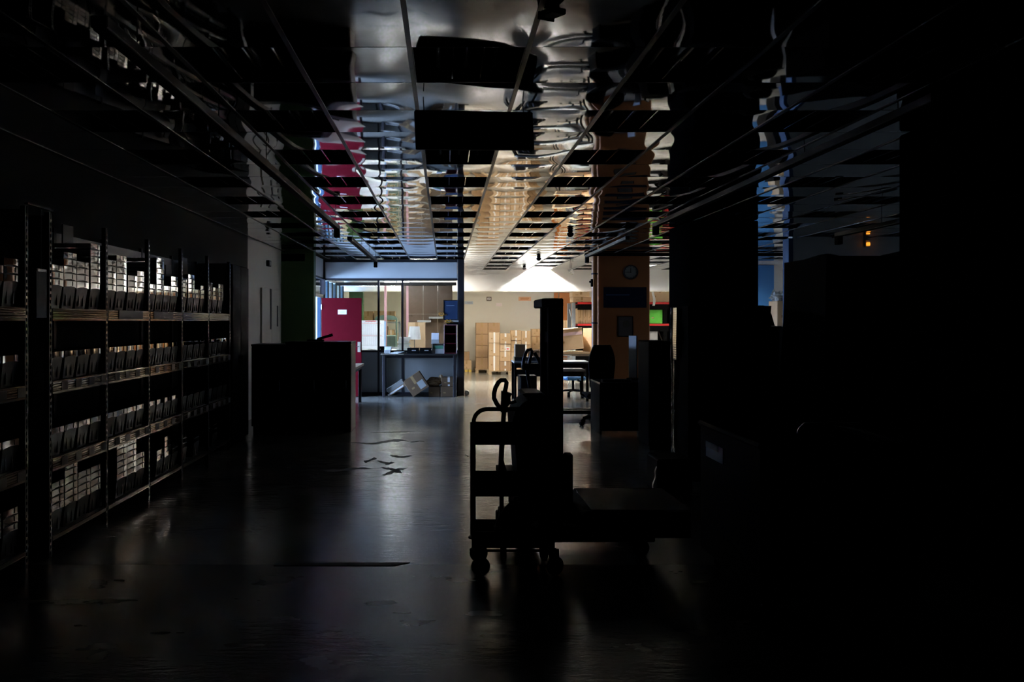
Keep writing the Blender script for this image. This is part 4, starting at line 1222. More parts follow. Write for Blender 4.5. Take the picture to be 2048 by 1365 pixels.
# the nesting plastic bins
BW = 0.098
def bin_meshes():
    b = MB()
    # tapered body, open at the top, front at x = 0
    def ring(z, f):
        ins = 0.022 * (1 - f)
        return [(-0.004 - ins, -BW + 0.006 + ins * 0.5, z), (-0.004 - ins, BW - 0.006 - ins * 0.5, z),
                (-0.30 + ins, BW - 0.006 - ins * 0.5, z), (-0.30 + ins, -BW + 0.006 + ins * 0.5, z)]
    v = ring(0.0, 0) + ring(0.165, 1)
    f = [(0, 1, 2, 3)] + [(i, (i + 1) % 4, 4 + (i + 1) % 4, 4 + i) for i in range(4)]
    b.add(v, f)
    for y in (-0.045, 0.03):      # ribs on the front
        b.bx(-0.022, -0.012, y, y + 0.008, 0.02, 0.14)
    body = b.mesh('body', 'bin', False)
    # rim: bowed front band with arched lower edge, plus the side and back bands
    n = 10
    r = MB()
    def fr(u, v):
        y = -BW + 2 * BW * u
        s = 1 - (2 * u - 1) ** 2
        z0 = 0.156 + 0.011 * s
        return (0.0 + 0.0012 * s, y, z0 + (0.205 - z0) * v)
    r.grid(fr, n, 2)
    r.grid(lambda u, v: (-0.006, -BW + 0.004 + 2 * (BW - 0.004) * u, 0.160 + 0.045 * v), 1, 1)
    r.bx(-0.30, -0.004, -BW, -BW + 0.006, 0.170, 0.205).bx(-0.30, -0.004, BW - 0.006, BW, 0.170, 0.205).bx(-0.306, -0.30, -BW, BW, 0.170, 0.205)
    # top lip of the front
    r.grid(lambda u, v: (-0.006 + v * (0.006 + 0.0012 * (1 - (2 * u - 1) ** 2)), -BW + 2 * BW * u, 0.205), n, 1)
    rim = r.mesh('rim', 'rim', True)
    h = MB().bx(0.0005, 0.0045, 0.030, 0.0345, 0.170, 0.203).mesh('label_holder', 'label_dark', False)
    return body, rim, h
BB, BR, BH = bin_meshes()
BIN_N = [0]
SHELFNAME = ['bottom', 'third', 'second', 'top']
PLACED = {}
def put_stack(shelf, bay, yc, count, pos):
    z = SH[shelf][0] + 0.001
    ang = math.radians(rnd.uniform(-1.2, 1.2))
    for i in range(count):
        bayn = 'nearest bay' if bay < 0 else '%s bay' % ORD[bay]
        where = 'alone' if count == 1 else '%s up' % ORD[i]
        if count == 1:
            lab = 'grey plastic bin on the %s shelf, %s, %s from the camera' % (SHELFNAME[shelf], bayn, ORD[pos])
        else:
            lab = 'nested grey bin, %s up in %s stack of the %s, %s shelf' % (ORD[i], ORD[pos], bayn, SHELFNAME[shelf])
        t = thing('plastic_bin', lab, 'bin', (SX - 0.02, yc, z + 0.0525 * i), (0, 0, ang + math.radians(rnd.uniform(-0.5, 0.5))), 'grey plastic bins on the %s shelf' % SHELFNAME[shelf])
        link('body', BB, t)
        link('rim', BR, t)
        link('label_holder', BH, t)
        BIN_N[0] += 1
def yc_of(c0, c1):
    a, b = FD / (890 - c0 / 3.792), FD / (890 - c1 / 3.792)
    return (a + b) / 2
TOP = {-1: [(20, 46, 2), (58, 180, 3)],
       0: [(397, 492, 3), (497, 588, 5), (600, 680, 4), (708, 787, 7)],
       1: [(825, 893, 5), (907, 972, 6), (990, 1055, 3), (1060, 1120, 4)],
       2: [(1143, 1200, 2), (1199, 1250, 7), (1258, 1303, 2), (1312, 1360, 4)],
       3: [(1385, 1425, 4), (1448, 1482, 5), (1487, 1525, 2), (1540, 1575, 3)],
       4: [(1590, 1620, 4), (1629, 1662, 3), (1672, 1702, 4)]}
def spread(lst, lo, hi):
    """keep stacks of one bay inside its posts and off each other"""
    ys = [yc_of(a, b) for a, b, n in lst]
    w = 2 * BW + 0.012
    ys[0] = max(ys[0], lo + 0.035 + BW)
    for i in range(1, len(ys)):
        ys[i] = max(ys[i], ys[i - 1] + w)
    ys[-1] = min(ys[-1], hi - 0.035 - BW)
    for i in range(len(ys) - 2, -1, -1):
        ys[i] = min(ys[i], ys[i + 1] - w)
    return ys
for bay, lst in TOP.items():
    lo, hi = (POSTS_A if bay < 0 else (POSTS_B[bay], POSTS_B[bay + 1]))
    for p, (yy, (a, b, n)) in enumerate(zip(spread(lst, lo, hi), lst)):
        put_stack(3, bay, yy, n, p)
for shelf in (1, 2):
    for bay in range(-1, 5):
        lo, hi = (POSTS_A if bay < 0 else (POSTS_B[bay], POSTS_B[bay + 1]))
        w = (hi - lo - 0.07) / 4
        for p in range(4):
            put_stack(shelf, bay, lo + 0.035 + w * (p + 0.5), 1, p)
BOT = {-1: [(2, 3), (3, 3)], 0: [(0, 4), (1, 6), (2, 4), (3, 4)], 1: [(1, 6), (2, 6), (3, 3)], 2: [(1, 2), (2, 4), (3, 2)], 3: [(0, 3), (2, 2)], 4: [(1, 3)]}
for bay, lst in BOT.items():
    lo, hi = (POSTS_A if bay < 0 else (POSTS_B[bay], POSTS_B[bay + 1]))
    w = (hi - lo - 0.07) / 4
    for q, (p, n) in enumerate(lst):
        put_stack(0, bay, lo + 0.035 + w * (p + 0.5), n, q)
# leaning boards behind the bins
for i, (c0, c1, yt) in enumerate([(575, 660, 110), (800, 865, 120), (1030, 1080, 260), (1255, 1295, 350), (1490, 1530, 390), (1600, 1640, 340)]):
    Y = yc_of(c0, c1)
    X = SX - 0.345
    zt_ = EYE - ((440 + yt / 3.792) - 642) * Y / F * (X / SX)
    o = MB().bx(-0.006, 0.006, -0.09, 0.09, 0, zt_ - 1.752, 0.001).build('leaning_board', 'label_dark', smooth=False, loc=(X - 0.005, Y, 1.7505))
    o.rotation_euler = (0, 0, 0)
    tag(o, 'dark board standing behind the bins on the top shelf, %s from the camera' % ORD[i], 'board', 'dark boards behind the bins')

# ------------------------------------------------------------------ dark cabinets and table on the left
Yc = 11.9
for i, (a, b, ztop, lab) in enumerate([(503, 570, 689, 'left dark cabinet of the row before the green column'), (571, 703, 684, 'right dark cabinet of the row before the magenta door')]):
    x0, x1 = PX(a, Yc), PX(b, Yc)
    H = PZ(ztop, Yc)
    t = thing('dark_cabinet', lab, 'cabinet', (x0, Yc, 0), (0, 0, 0), 'dark cabinets left of the aisle')
    w = x1 - x0 - 0.006
    MB().bx(0, w - 0.022, 0, 0.6, 0.08, H - 0.03, 0.006).build('body', 'black', t, False)
    MB().bx(w - 0.02, w, 0.0, 0.6, 0.0, H - 0.03, 0.003).build('side_panel', 'beige' if i else 'black', t, False)
    MB().bx(-0.005, w + 0.004, -0.012, 0.61, H - 0.03, H, 0.004).build('top', 'satin_black', t, False)
    MB().bx(0.02, w - 0.03, 0.02, 0.58, 0.0, 0.08).build('plinth', 'soot', t, False)
    nd = 1 if i == 0 else 2
    dw = (w - 0.03) / nd
    for k in range(nd):
        dr = MB().bx(k * dw + 0.004, (k + 1) * dw - 0.004, -0.018, -0.001, 0.09, H - 0.05, 0.003).build('cabinet_door', 'black', t, False)
        MB().bx((k + 1) * dw - 0.05, (k + 1) * dw - 0.035, -0.045, -0.018, 0.62, 0.78, 0.003).build('handle', 'steel', dr, False)
t = thing('lever_tool', 'black lever sticking up from the right dark cabinet', 'lever', (PX(630, 12.1), 12.15, PZ(684, Yc)))
MB().bx(-0.12, 0.12, -0.08, 0.08, 0, 0.03, 0.006).build('base', 'soot', t, False)
MB().tube([(0.02, 0, 0.03), (0.26, 0, 0.10)], [0.018, 0.022], 8).build('lever_arm', 'soot', t)
t = thing('side_table', 'beige topped table with dark legs beside the magenta door', 'table', (0, 0, 0))
tz = PZ(727, 16.3)
MB().bx(-2.45, -1.66, 13.6, 16.3, tz - 0.045, tz, 0.004).build('top', 'beige', t, False)
MB().bx(-2.41, -1.70, 13.64, 16.26, tz - 0.11, tz - 0.045).build('apron', 'frame', t, False)
for x in (-2.38, -1.73):
    for y in (13.7, 15.0, 16.2):
        MB().bx(x - 0.03, x + 0.03, y - 0.03, y + 0.03, 0, tz - 0.11, 0.003).build('leg', 'frame' if not (y == 13.7 and x > -2) else 'steel', t, False)

# ------------------------------------------------------------------ stacker truck
def ark(x, y, Y): return (PX(x, Y), PZ(y, Y))
def caster(parent, x, y, zt, r, ang, wm='soot'):
    """swivel caster whose top plate is at height zt"""
    a = math.radians(ang)
    ox_, oy_ = math.cos(a) * r * 0.55, math.sin(a) * r * 0.55
    c = MB().cyl((x, y, zt - 0.012), (x, y, zt), r * 0.62, n=12)
    for s in (-1, 1):
        nx, ny = -math.sin(a) * 0.021 * s, math.cos(a) * 0.021 * s
        T = Matrix.Translation((x + nx + ox_ * 0.5, y + ny + oy_ * 0.5, (zt + r) / 2)) @ Matrix.Rotation(a, 4, 'Z')
        c.box((0, 0, 0), (r * 0.95, 0.005, zt - r), 0.0, T) if False else c.add(
            [(T @ Vector(q)) for q in [(-r * .6, -.003, (zt - r) / 2), (r * .45, -.003, (zt - r) / 2), (r * .6, -.003, -(zt - r) / 2), (r * .1, -.003, -(zt - r) / 2),
                                       (-r * .6, .003, (zt - r) / 2), (r * .45, .003, (zt - r) / 2), (r * .6, .003, -(zt - r) / 2), (r * .1, .003, -(zt - r) / 2)]],
            [(0, 1, 2, 3), (7, 6, 5, 4), (0, 4, 5, 1), (1, 5, 6, 2), (2, 6, 7, 3), (3, 7, 4, 0)])
    cs = c.build('caster_fork', 'black', parent, False)
    ax = Vector((-math.sin(a), math.cos(a), 0))
    p = Vector((x + ox_, y + oy_, r))
    T = Matrix.Translation(p) @ ax.to_track_quat('Z', 'Y').to_matrix().to_4x4()
    MB().lathe([(r * 0.3, -0.02), (r * 0.8, -0.018), (r, -0.010), (r, 0.010), (r * 0.8, 0.018), (r * 0.3, 0.02)], 24, T).build('wheel', wm, cs)

YS = 5.85
t = thing('stacker_truck', 'black pedestrian stacker truck with tall mast and looped tiller', 'stacker', (0, 0, 0))
for y in (5.60, 6.02):
    MB().bx(0.727, 0.832, y, y + 0.08, 0.10, 1.80, 0.005).build('mast_rail', 'black', t, False)
for z in (0.5, 1.0, 1.5):
    MB().bx(0.745, 0.815, 5.68, 6.02, z, z + 0.08, 0.004).build('mast_cross_bar', 'black', t, False)
MB().bx(0.76, 0.80, 5.75, 5.95, 0.2, 1.74, 0.006).build('lift_shield', 'black', t, False)
MB().bx(0.680, 0.832, 5.59, 6.11, 1.754, 1.818, 0.008).build('mast_head', 'black', t, False)
body = [ark(*p, YS) for p in [(1085, 1000), (1040, 1000), (1030, 955), (1027, 905), (1021, 850), (1020, 832), (1026, 815), (1040, 800), (1060, 789), (1085, 786)]]
MB().prism(body, 5.62, 6.08).build('motor_cover', 'black', t, True)
MB().prism([ark(*p, YS) for p in [(1040, 785), (1046, 782), (1078, 782), (1078, 787), (1046, 790)]], 5.66, 6.04).build('control_panel', 'black', t, False)
low = [ark(*p, YS) for p in [(1095, 985), (1095, 940), (995, 940), (995, 950), (1000, 955), (1016, 955), (1030, 965), (1034, 985)]]
MB().prism(low, 5.66, 6.04).build('chassis', 'black', t, False)
dw = [ark(*p, YS) for p in [(1026, 985), (1020, 1000), (1020, 1012), (1023, 1020), (1019, 1024), (1020, 1030), (1078, 1030), (1080, 1018), (1082, 1005), (1080, 990)]]
MB().prism(dw, 5.70, 6.0).build('drive_unit', 'black', t, False)
MB().cyl((PX(1052, YS), 5.78, 0.11), (PX(1052, YS), 5.92, 0.11), 0.11, n=24).build('drive_wheel', 'soot', t)
for y in (5.60, 6.02):
    MB().bx(PX(1000, 5.6), 1.48, y, y + 0.09, 0.10, 0.21, 0.008).build('straddle_leg', 'black', t, False)
    MB().cyl((1.38, y + 0.01, 0.06), (1.38, y + 0.08, 0.06), 0.06, n=18).build('load_wheel', 'soot', t)
MB().bx(0.40, 0.58, 5.69, 6.02, 0.12, 0.26, 0.006).build('leg_bridge', 'black', t, False)
car = [ark(*p, 5.6) for p in [(1127, 1005), (1127, 916), (1134, 910), (1145, 910), (1145, 1005)]]
MB().prism(car, 5.58, 5.70).build('fork_carriage', 'black', t, False)
for y in (5.60, 5.90):
    MB().prism([(0.84, 0.26), (0.84, 0.42), (0.895, 0.42), (0.895, 0.30), (1.62, 0.295), (1.62, 0.27)], y, y + 0.12).build('fork', 'black', t, False)
# stabiliser post and caster at the rear
MB().bx(0.378, 0.408, 5.515, 5.545, 0.11, 0.52, 0.004).build('stabiliser_post', 'black', t, False)
MB().bx(0.39, 0.5, 5.52, 5.64, 0.45, 0.51, 0.004).build('stabiliser_bracket', 'black', t, False)
MB().cyl((0.385, 5.53, 0.045), (0.425, 5.53, 0.045), 0.045, n=16).build('stabiliser_wheel', 'soot', t)
# tiller: shaft, head, loop, buttons
YT = 5.85
def a3(x, y, dy=0.0): 
    p = ark(x, y, YT)
    return (p[0], YT + dy, p[1])
til = MB().prism([ark(*p, YT) for p in [(996, 952), (999, 890), (1002, 845), (1004, 822), (1012, 822), (1010, 860), (1007, 920), (1012, 938), (1016, 955), (1005, 955)]], YT - 0.025, YT + 0.025).build('tiller_shaft', 'black', t, False)
MB().prism([ark(*p, YT) for p in [(1001, 824), (1003, 800), (1003, 783), (1007, 783), (1009, 798), (1014, 785), (1023, 787), (1020, 794), (1021, 806), (1015, 812), (1014, 824)]], YT - 0.045, YT + 0.045).build('tiller_head', 'black', til, False)
loop = [(1002, 818), (994, 809), (988, 797), (988, 788), (991, 776), (997, 765), (1002, 761), (1010, 761), (1013, 766), (1012, 774), (1009, 787), (1006, 800)]
MB().tube([a3(*p) for p in loop], 0.0165, 10).build('tiller_loop', 'soot', til)
MB().tube([a3(1014, 806), a3(1024, 806), a3(1032, 803)], 0.012, 8).build('control_lever', 'black', til)

# pallet load on the forks
t = thing('plastic_pallet', 'black plastic pallet box raised on the stacker forks', 'pallet', (0, 0, 0))
px0, px1 = 0.905, 1.60
MB().prism([(px0, 0.305), (px0, 0.375), (px0 + 0.05, 0.425), (px1, 0.425), (px1, 0.305)], 5.20, 5.87).build('load_body', 'black', t, False)
for x in (px0 + 0.01, (px0 + px1) / 2 - 0.05, px1 - 0.11):
    for y in (5.20, 5.50, 5.80):
        MB().bx(x, x + 0.10, y, y + 0.07, 0.245, 0.305, 0.004).build('foot', 'black', t, False)
MB().bx(px0, px1, 5.18, 5.20, 0.245, 0.42, 0.003).build('skirt_board', 'black', t, False)

# ------------------------------------------------------------------ three-shelf trolley
t = thing('shelf_trolley', 'black three-tier shelf trolley with hooped rail and caster wheels', 'trolley', (0, 0, 0))
YA, YB_ = 5.17, 5.47
X0, X1 = 0.186, 0.700
Zt = PZ(819, YA)
R = 0.085
hoop = [(X0, YA, 0.19)]
hoop += [(X0, YA, Zt - R)]
hoop += [(X0 + R - R * math.cos(a), YA, Zt - R + R * math.sin(a)) for a in [math.pi / 2 * i / 8 for i in range(1, 9)]]
hoop += [(X1 - R + R * math.sin(a), YA, Zt - R + R * math.cos(a)) for a in [math.pi / 2 * i / 8 for i in range(0, 9)]]
hoop += [(X1, YA, 0.19)]
MB().tube(hoop, 0.0135, 12).build('hoop_rail', 'black', t)
for x in (X0, X1):
    MB().cyl((x, YB_, 0.19), (x, YB_, PZ(857, YA)), 0.0135, n=12).build('rear_post', 'black', t)
for (yt, yb) in [(856, 890), (960, 993), (1063, 1096)]:
    zt_, zb_ = PZ(yt, YA), PZ(yb, YA)
    tr_ = MB().bx(X0 + 0.008, X1 - 0.008, YA - 0.012, YB_ + 0.012, zb_, zb_ + 0.012)
    tr_.bx(X0 + 0.008, X1 - 0.008, YA - 0.012, YA - 0.008, zb_ + 0.012, zt_).bx(X0 + 0.008, X1 - 0.008, YB_ + 0.008, YB_ + 0.012, zb_ + 0.012, zt_)
    tr_.bx(X0 + 0.008, X0 + 0.012, YA - 0.008, YB_ + 0.008, zb_ + 0.012, zt_).bx(X1 - 0.012, X1 - 0.008, YA - 0.008, YB_ + 0.008, zb_ + 0.012, zt_)
    tr_.build('tray_shelf', 'black', t, False)
MB().cyl((X0, YA, PZ(1102, YA)), (X1, YA, PZ(1102, YA)), 0.009, n=10).build('bottom_bar', 'black', t)
caster(t, X0 + 0.012, YA, 0.178, 0.062, 12)
caster(t, X1 - 0.012, YA, 0.178, 0.062, 30)
caster(t, X0 + 0.012, YB_, 0.178, 0.062, 12)
caster(t, X1 - 0.012, YB_, 0.178, 0.062, 100)
t = thing('loose_tray_load', 'dark folded bag lying on the bottom tray of the trolley', 'bag', (0.5, 5.32, PZ(1096, YA) + 0.013))
MB().grid(lambda u, v: (0.19 * (2 * u - 1), 0.12 * (2 * v - 1), 0.001 + 0.24 * (1 - (2 * u - 1) ** 4) * (1 - (2 * v - 1) ** 4) * (1 + 0.12 * math.sin(9 * u + 5 * v))), 12, 10).build('bag_top', 'fabric', t)
MB().bx(-0.19, 0.19, -0.12, 0.12, 0.0, 0.001).build('bag_base', 'fabric', t, False)

# ------------------------------------------------------------------ work area behind the stacker
YW = 16.4
t = thing('work_bench', 'dark work bench with steel edge in front of the parcels', 'bench', (0, 0, 0))
wx0, wx1 = PX(1028, YW), PX(1180, YW)
wz = PZ(724, YW)
MB().bx(wx0, wx1, YW, YW + 0.7, wz - 0.03, wz, 0.003).build('top', 'rack_grey', t, False)
MB().bx(wx0 + 0.02, wx1 - 0.02, YW + 0.02, YW + 0.05, wz - 0.13, wz - 0.03).build('apron', 'black', t, False)
for x in (wx0 + 0.03, wx1 - 0.05):
    for y in (YW + 0.04, YW + 0.64):
        MB().bx(x - 0.025, x + 0.025, y - 0.025, y + 0.025, 0, wz - 0.03, 0.003).build('leg', 'black', t, False)
MB().bx(PX(1120, YW), wx1 - 0.08, YW + 0.1, YW + 0.6, PZ(744, YW), PZ(741, YW) + 0.01, 0.002).build('under_shelf', 'grey_box', t, False)
MB().bx(wx0 + 0.03, wx1 - 0.05, YW + 0.6, YW + 0.63, 0.47, 0.62).build('modesty_panel', 'black', t, False)
t = thing('computer_case', 'black computer case standing under the work bench', 'computer', (PX(1040, YW), YW + 0.1, 0))
MB().bx(0, 0.36, 0, 0.45, 0.02, 0.52, 0.008).build('case', 'black', t, False)
MB().bx(0.02, 0.34, -0.01, 0.0, 0.05, 0.49, 0.004).build('front_panel', 'satin_black', t, False)
for x in (0.03, 0.30):
    MB().bx(x, x + 0.03, 0.03, 0.42, 0, 0.02).build('foot', 'soot', t, False)
t = thing('parcel_tray', 'long steel tray lying on the work bench', 'tray', (PX(1030, YW), YW + 0.15, wz + 0.001))
w = PX(1082, YW) - PX(1030, YW)
MB().bx(0, w, 0, 0.4, 0, 0.01).bx(0, w, 0, 0.008, 0.01, 0.09).bx(0, w, 0.392, 0.4, 0.01, 0.09).bx(0, 0.008, 0.008, 0.392, 0.01, 0.09).bx(w - 0.008, w, 0.008, 0.392, 0.01, 0.09).build('body', 'steel', t, False)
MB().bx(0.02, w - 0.02, 0.02, 0.38, 0.011, 0.08).build('contents', 'grey_box', t, False)
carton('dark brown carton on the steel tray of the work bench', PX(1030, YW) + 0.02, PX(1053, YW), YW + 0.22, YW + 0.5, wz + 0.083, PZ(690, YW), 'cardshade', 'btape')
carton('low pale carton on the work bench before the mast', PX(1060, YW), PX(1100, YW), YW + 0.42, YW + 0.54, wz + 0.10, wz + 0.22, 'card2', 'btape')
# hand pallet truck before the bench
YP = 13.6
t = thing('hand_pallet_truck', 'dark hand pallet truck with looped handle behind the stacker', 'pallet truck', (0, 0, 0))
def b3(x, y): return (PX(x, YP), YP, PZ(y, YP))
MB().tube([b3(1046, 733), b3(1047, 722), b3(1051, 708), b3(1055, 701), b3(1062, 699), b3(1064, 704), b3(1061, 716), b3(1058, 730)], 0.028, 10).build('handle_loop', 'satin_black', t)
MB().tube([b3(1069, 706), b3(1078, 722), b3(1084, 734)], 0.030, 8).build('release_lever', 'black', t)
MB().tube([b3(1052, 732), b3(1062, 790)], 0.03, 8).build('shaft', 'black', t)
MB().bx(PX(1043, YP), PX(1090, YP), YP - 0.1, YP + 0.1, PZ(740, YP), PZ(728, YP), 0.02).build('grip_head', 'black', t, False)
MB().bx(PX(1040, YP), PX(1078, YP), YP - 0.15, YP + 0.15, 0.12, PZ(790, YP), 0.03).build('pump_body', 'black', t, False)
for y in (YP - 0.2, YP + 0.06):
    MB().bx(PX(1078, YP), PX(1078, YP) + 1.0, y, y + 0.14, 0.09, 0.15, 0.006).build('fork', 'black', t, False)
    MB().cyl((PX(1078, YP) + 0.9, y + 0.02, 0.045), (PX(1078, YP) + 0.9, y + 0.12, 0.045), 0.045, n=14).build('fork_wheel', 'soot', t)
for y in (YP - 0.06, YP + 0.06):
    MB().cyl((PX(1058, YP), y - 0.025, 0.09), (PX(1058, YP), y + 0.025, 0.09), 0.09, n=18).build('steer_wheel', 'soot', t)

def office_chair(label, loc, rotz, m_, zs, hb, wheel_r=0.03, back=True):
    t = thing('office_chair', label, 'chair', loc, (0, 0, math.radians(rotz)))
    for i in range(5):
        a = 2 * math.pi * i / 5 + 0.3
        c, s = math.cos(a), math.sin(a)
        l_ = MB().tube([(0.03 * c, 0.03 * s, 0.13), (0.18 * c, 0.18 * s, 0.125), (0.30 * c, 0.30 * s, 0.085)], [0.028, 0.022, 0.014], 8).build('star_leg', 'black', t)
        T = Matrix.Translation((0.30 * c, 0.30 * s, wheel_r)) @ Vector((-s, c, 0)).to_track_quat('Z', 'Y').to_matrix().to_4x4()
        MB().lathe([(wheel_r * 0.4, -0.028), (wheel_r, -0.024), (wheel_r, 0.024), (wheel_r * 0.4, 0.028)], 14, T).build('castor', 'soot', l_)
    MB().cyl((0, 0, 0.12), (0, 0, zs - 0.06), 0.028, n=12).build('gas_column', 'black', t)
    MB().box((0, 0, zs - 0.03), (0.46, 0.46, 0.08), 0.03).build('seat', m_, t)
    if back:
        def bk(u, v):
            a = 2 * u - 1
            w = 0.21 * (1 - max(0, v - 0.55) ** 2 * 1.9) * (0.85 + 0.3 * min(v, 0.5))
            return (a * w, 0.20 + 0.05 * v + 0.05 * (1 - a * a) - 0.03, zs + 0.12 + v * hb)
        b = MB().grid(bk, 10, 12)
        n = len(b.v)
        b.grid(lambda u, v: (lambda p: (p[0], p[1] + 0.045, p[2]))(bk(u, v)), 10, 12)
        nu, nv = 11, 13
        rim = list(range(nu)) + [j * nu + nu - 1 for j in range(1, nv)] + [(nv - 1) * nu + i for i in range(nu - 2, -1, -1)] + [j * nu for j in range(nv - 2, 0, -1)]
        for i in range(len(rim)):
            p, q = rim[i], rim[(i + 1) % len(rim)]
            b.f.append((p, q, q + n, p + n))
        b.build('backrest', m_, t)
        MB().tube([(0, 0.05, zs - 0.06), (0, 0.27, zs - 0.04), (0, 0.275, zs + 0.25)], 0.018, 8).build('back_bar', 'black', t)
        for s in (-1, 1):
            MB().tube([(s * 0.22, 0.02, zs - 0.04), (s * 0.28, 0.02, zs), (s * 0.28, 0.0, zs + 0.19), (s * 0.28, -0.16, zs + 0.20)], 0.016, 8).build('armrest', 'black', t)
    return t
office_chair('black high-backed office chair in front of the ochre column', (2.44, 12.72, 0), 185, 'fabric', 0.50, 0.66)
office_chair('blue seated office stool behind the work bench', (PX(1146, 17.55), 17.55, 0), 10, 'seat_blue', 0.43, 0.3, back=False)

# dark desk and cabinet before the ochre column
YD = 11.6
t = thing('office_desk', 'dark desk beside the tall cabinet right of the aisle', 'desk', (0, 0, 0))
dx0, dx1 = PX(1181, YD + 0.75), 3.0
dz = 0.76
MB().bx(dx0, dx1, YD, YD + 0.75, dz - 0.03, dz, 0.004).build('top', 'satin_black', t, False)
MB().bx(dx0, dx0 + 0.03, YD + 0.02, YD + 0.73, 0, dz - 0.03).build('side_panel', 'black', t, False)
MB().bx(dx1 - 0.03, dx1, YD + 0.02, YD + 0.73, 0, dz - 0.03).build('side_panel', 'black', t, False)
MB().bx(dx0 + 0.03, dx1 - 0.03, YD + 0.02, YD + 0.04, 0.05, dz - 0.03).build('modesty_panel', 'black', t, False)
t = thing('computer_keyboard', 'dark keyboard lying on the desk by the cabinet', 'keyboard', (PX(1238, YD), YD + 0.2, dz + 0.001))
MB().bx(-0.21, 0.21, -0.07, 0.07, 0, 0.02, 0.004).build('case', 'satin_black', t, False)
for r in range(4):
    MB().bx(-0.2, 0.2, -0.062 + r * 0.032, -0.036 + r * 0.032, 0.02, 0.027, 0.002).build('key_row', 'black', t, False)
t = thing('document_holder', 'pale upright document panel on the desk beside the tall cabinet', 'document holder', (PX(1266, 12.1), 12.1, dz + 0.001), (0, 0, math.radians(-62)))
MB().bx(-0.085, 0.085, -0.01, 0.01, 0.03, PZ(672, 12.1) - dz, 0.002).build('panel', 'paper', t, False)
MB().bx(-0.06, 0.06, -0.08, 0.08, 0, 0.03, 0.004).build('base', 'black', t, False)
t = thing('computer_monitor', 'black monitor on the desk seen edge-on', 'monitor', (PX(1290, 12.0) , 12.05, dz + 0.001), (0, 0, math.radians(70)))
MB().bx(-0.25, 0.25, -0.02, 0.02, 0.12, 0.45, 0.008).build('screen', 'satin_black', t, False)
MB().bx(-0.02, 0.02, 0.02, 0.05, 0.01, 0.3).build('stand', 'black', t, False)
MB().bx(-0.1, 0.1, -0.08, 0.08, 0, 0.012, 0.003).build('base', 'black', t, False)
YV = 10.2
t = thing('tall_cabinet', 'tall dark cabinet with glossy edge left of the large pillar', 'cabinet', (PX(1276, YV + 0.6), YV, 0))
w, H = PX(1350, YV) - PX(1276, YV + 0.6), PZ(683, YV)
MB().bx(0, w, 0.02, 0.6, 0.04, H, 0.012).build('body', 'black', t, False)
MB().bx(0.01, w - 0.01, 0.03, 0.58, 0, 0.04).build('plinth', 'soot', t, False)
n = 4
for i in range(n):
    z0 = 0.06 + i * (H - 0.08) / n
    d_ = MB().bx(0.012, w - 0.012, 0.0, 0.02, z0, z0 + (H - 0.08) / n - 0.008, 0.003).build('drawer', 'black', t, False)
    MB().bx(w / 2 - 0.07, w / 2 + 0.07, -0.02, 0.0, z0 + 0.2, z0 + 0.215, 0.003).build('handle', 'satin_black', d_, False)

# ochre column: pipe, clock, poster, picture
t = thing('vertical_pipe', 'ochre painted round pipe beside the ochre column', 'pipe', (PX(1189, 16.2), 16.2, 0))
MB().cyl((0, 0, 0), (0, 0, CEIL - 0.07), 0.058, n=20).build('pipe', 'pipe', t)
for z in (0.5, 1.6, 2.6):
    MB().cyl((0, 0, z), (0, 0, z + 0.03), 0.066, n=20).build('collar', 'frame', t)
t = thing('pipe_valve', 'small dark valve fixed high on the ochre pipe', 'valve', (PX(1189, 16.2) - 0.06, 16.12, PZ(568, 16.1)))
MB().bx(-0.03, 0.012, -0.03, 0.03, -0.06, 0.10, 0.008).build('body', 'black', t, False)
MB().cyl((-0.03, 0, 0.03), (-0.06, 0, 0.05), 0.018, n=10).build('knob', 'black', t)
Yf = 16.298
t = thing('wall_clock', 'round wall clock high on the ochre column', 'clock', (PX(1261, Yf), Yf, PZ(545, Yf)), (math.radians(90), 0, 0))
MB().lathe([(0.150, 0), (0.150, 0.04), (0.128, 0.045), (0.128, 0.02)], 32, cap=False).build('case', 'frame', t)
MB().lathe([(0.13, 0.0), (0.13, 0.02)], 32).build('dial', 'clock', t, False)
MB().bx(-0.005, 0.005, -0.01, 0.08, 0.021, 0.024).build('hour_hand', 'black', t, False)
MB().bx(-0.09, 0.01, -0.004, 0.004, 0.025, 0.028).build('minute_hand', 'black', t, False)
for i in range(12):
    a = i * math.pi / 6
    MB().box((0.112 * math.cos(a), 0.112 * math.sin(a), 0.0215), (0.022, 0.007, 0.003), 0, Matrix.Rotation(a, 4, 'Z')).build('hour_mark', 'black', t, False)
t = thing('wall_poster', 'wide dark blue poster on the ochre column under the clock', 'poster', (PX(1207, Yf), Yf, PZ(616, Yf)))
w, h = PX(1293, Yf) - PX(1207, Yf), PZ(575, Yf) - PZ(616, Yf)
MB().bx(0, w, -0.006, 0, 0, h, 0.001).build('sheet', 'poster', t, False)
MB().bx(0.05, w * 0.6, -0.0075, -0.006, h * 0.6, h * 0.66).build('printed_line', 'deep_blue', t, False)
t = thing('wall_picture', 'small framed grey picture low on the ochre column', 'picture', (PX(1235, Yf), Yf, PZ(674, Yf)))
w, h = PX(1266, Yf) - PX(1235, Yf), PZ(633, Yf) - PZ(674, Yf)
MB().bx(0.015, w - 0.015, -0.008, 0, 0.015, h - 0.015).build('print', 'label_dark', t, False)
for (a, b, c_, d_) in [(0, w, 0, 0.015), (0, w, h - 0.015, h), (0, 0.015, 0.015, h - 0.015), (w - 0.015, w, 0.015, h - 0.015)]:
    MB().bx(a, b, -0.014, 0, c_, d_).build('frame_bar', 'black', t, False)
MB().lathe([(0.07, 0), (0.065, 0.002)], 20, Matrix.Translation((w * 0.55, -0.008, h * 0.62)) @ RX(90)).build('printed_shape', 'rail', t, False)

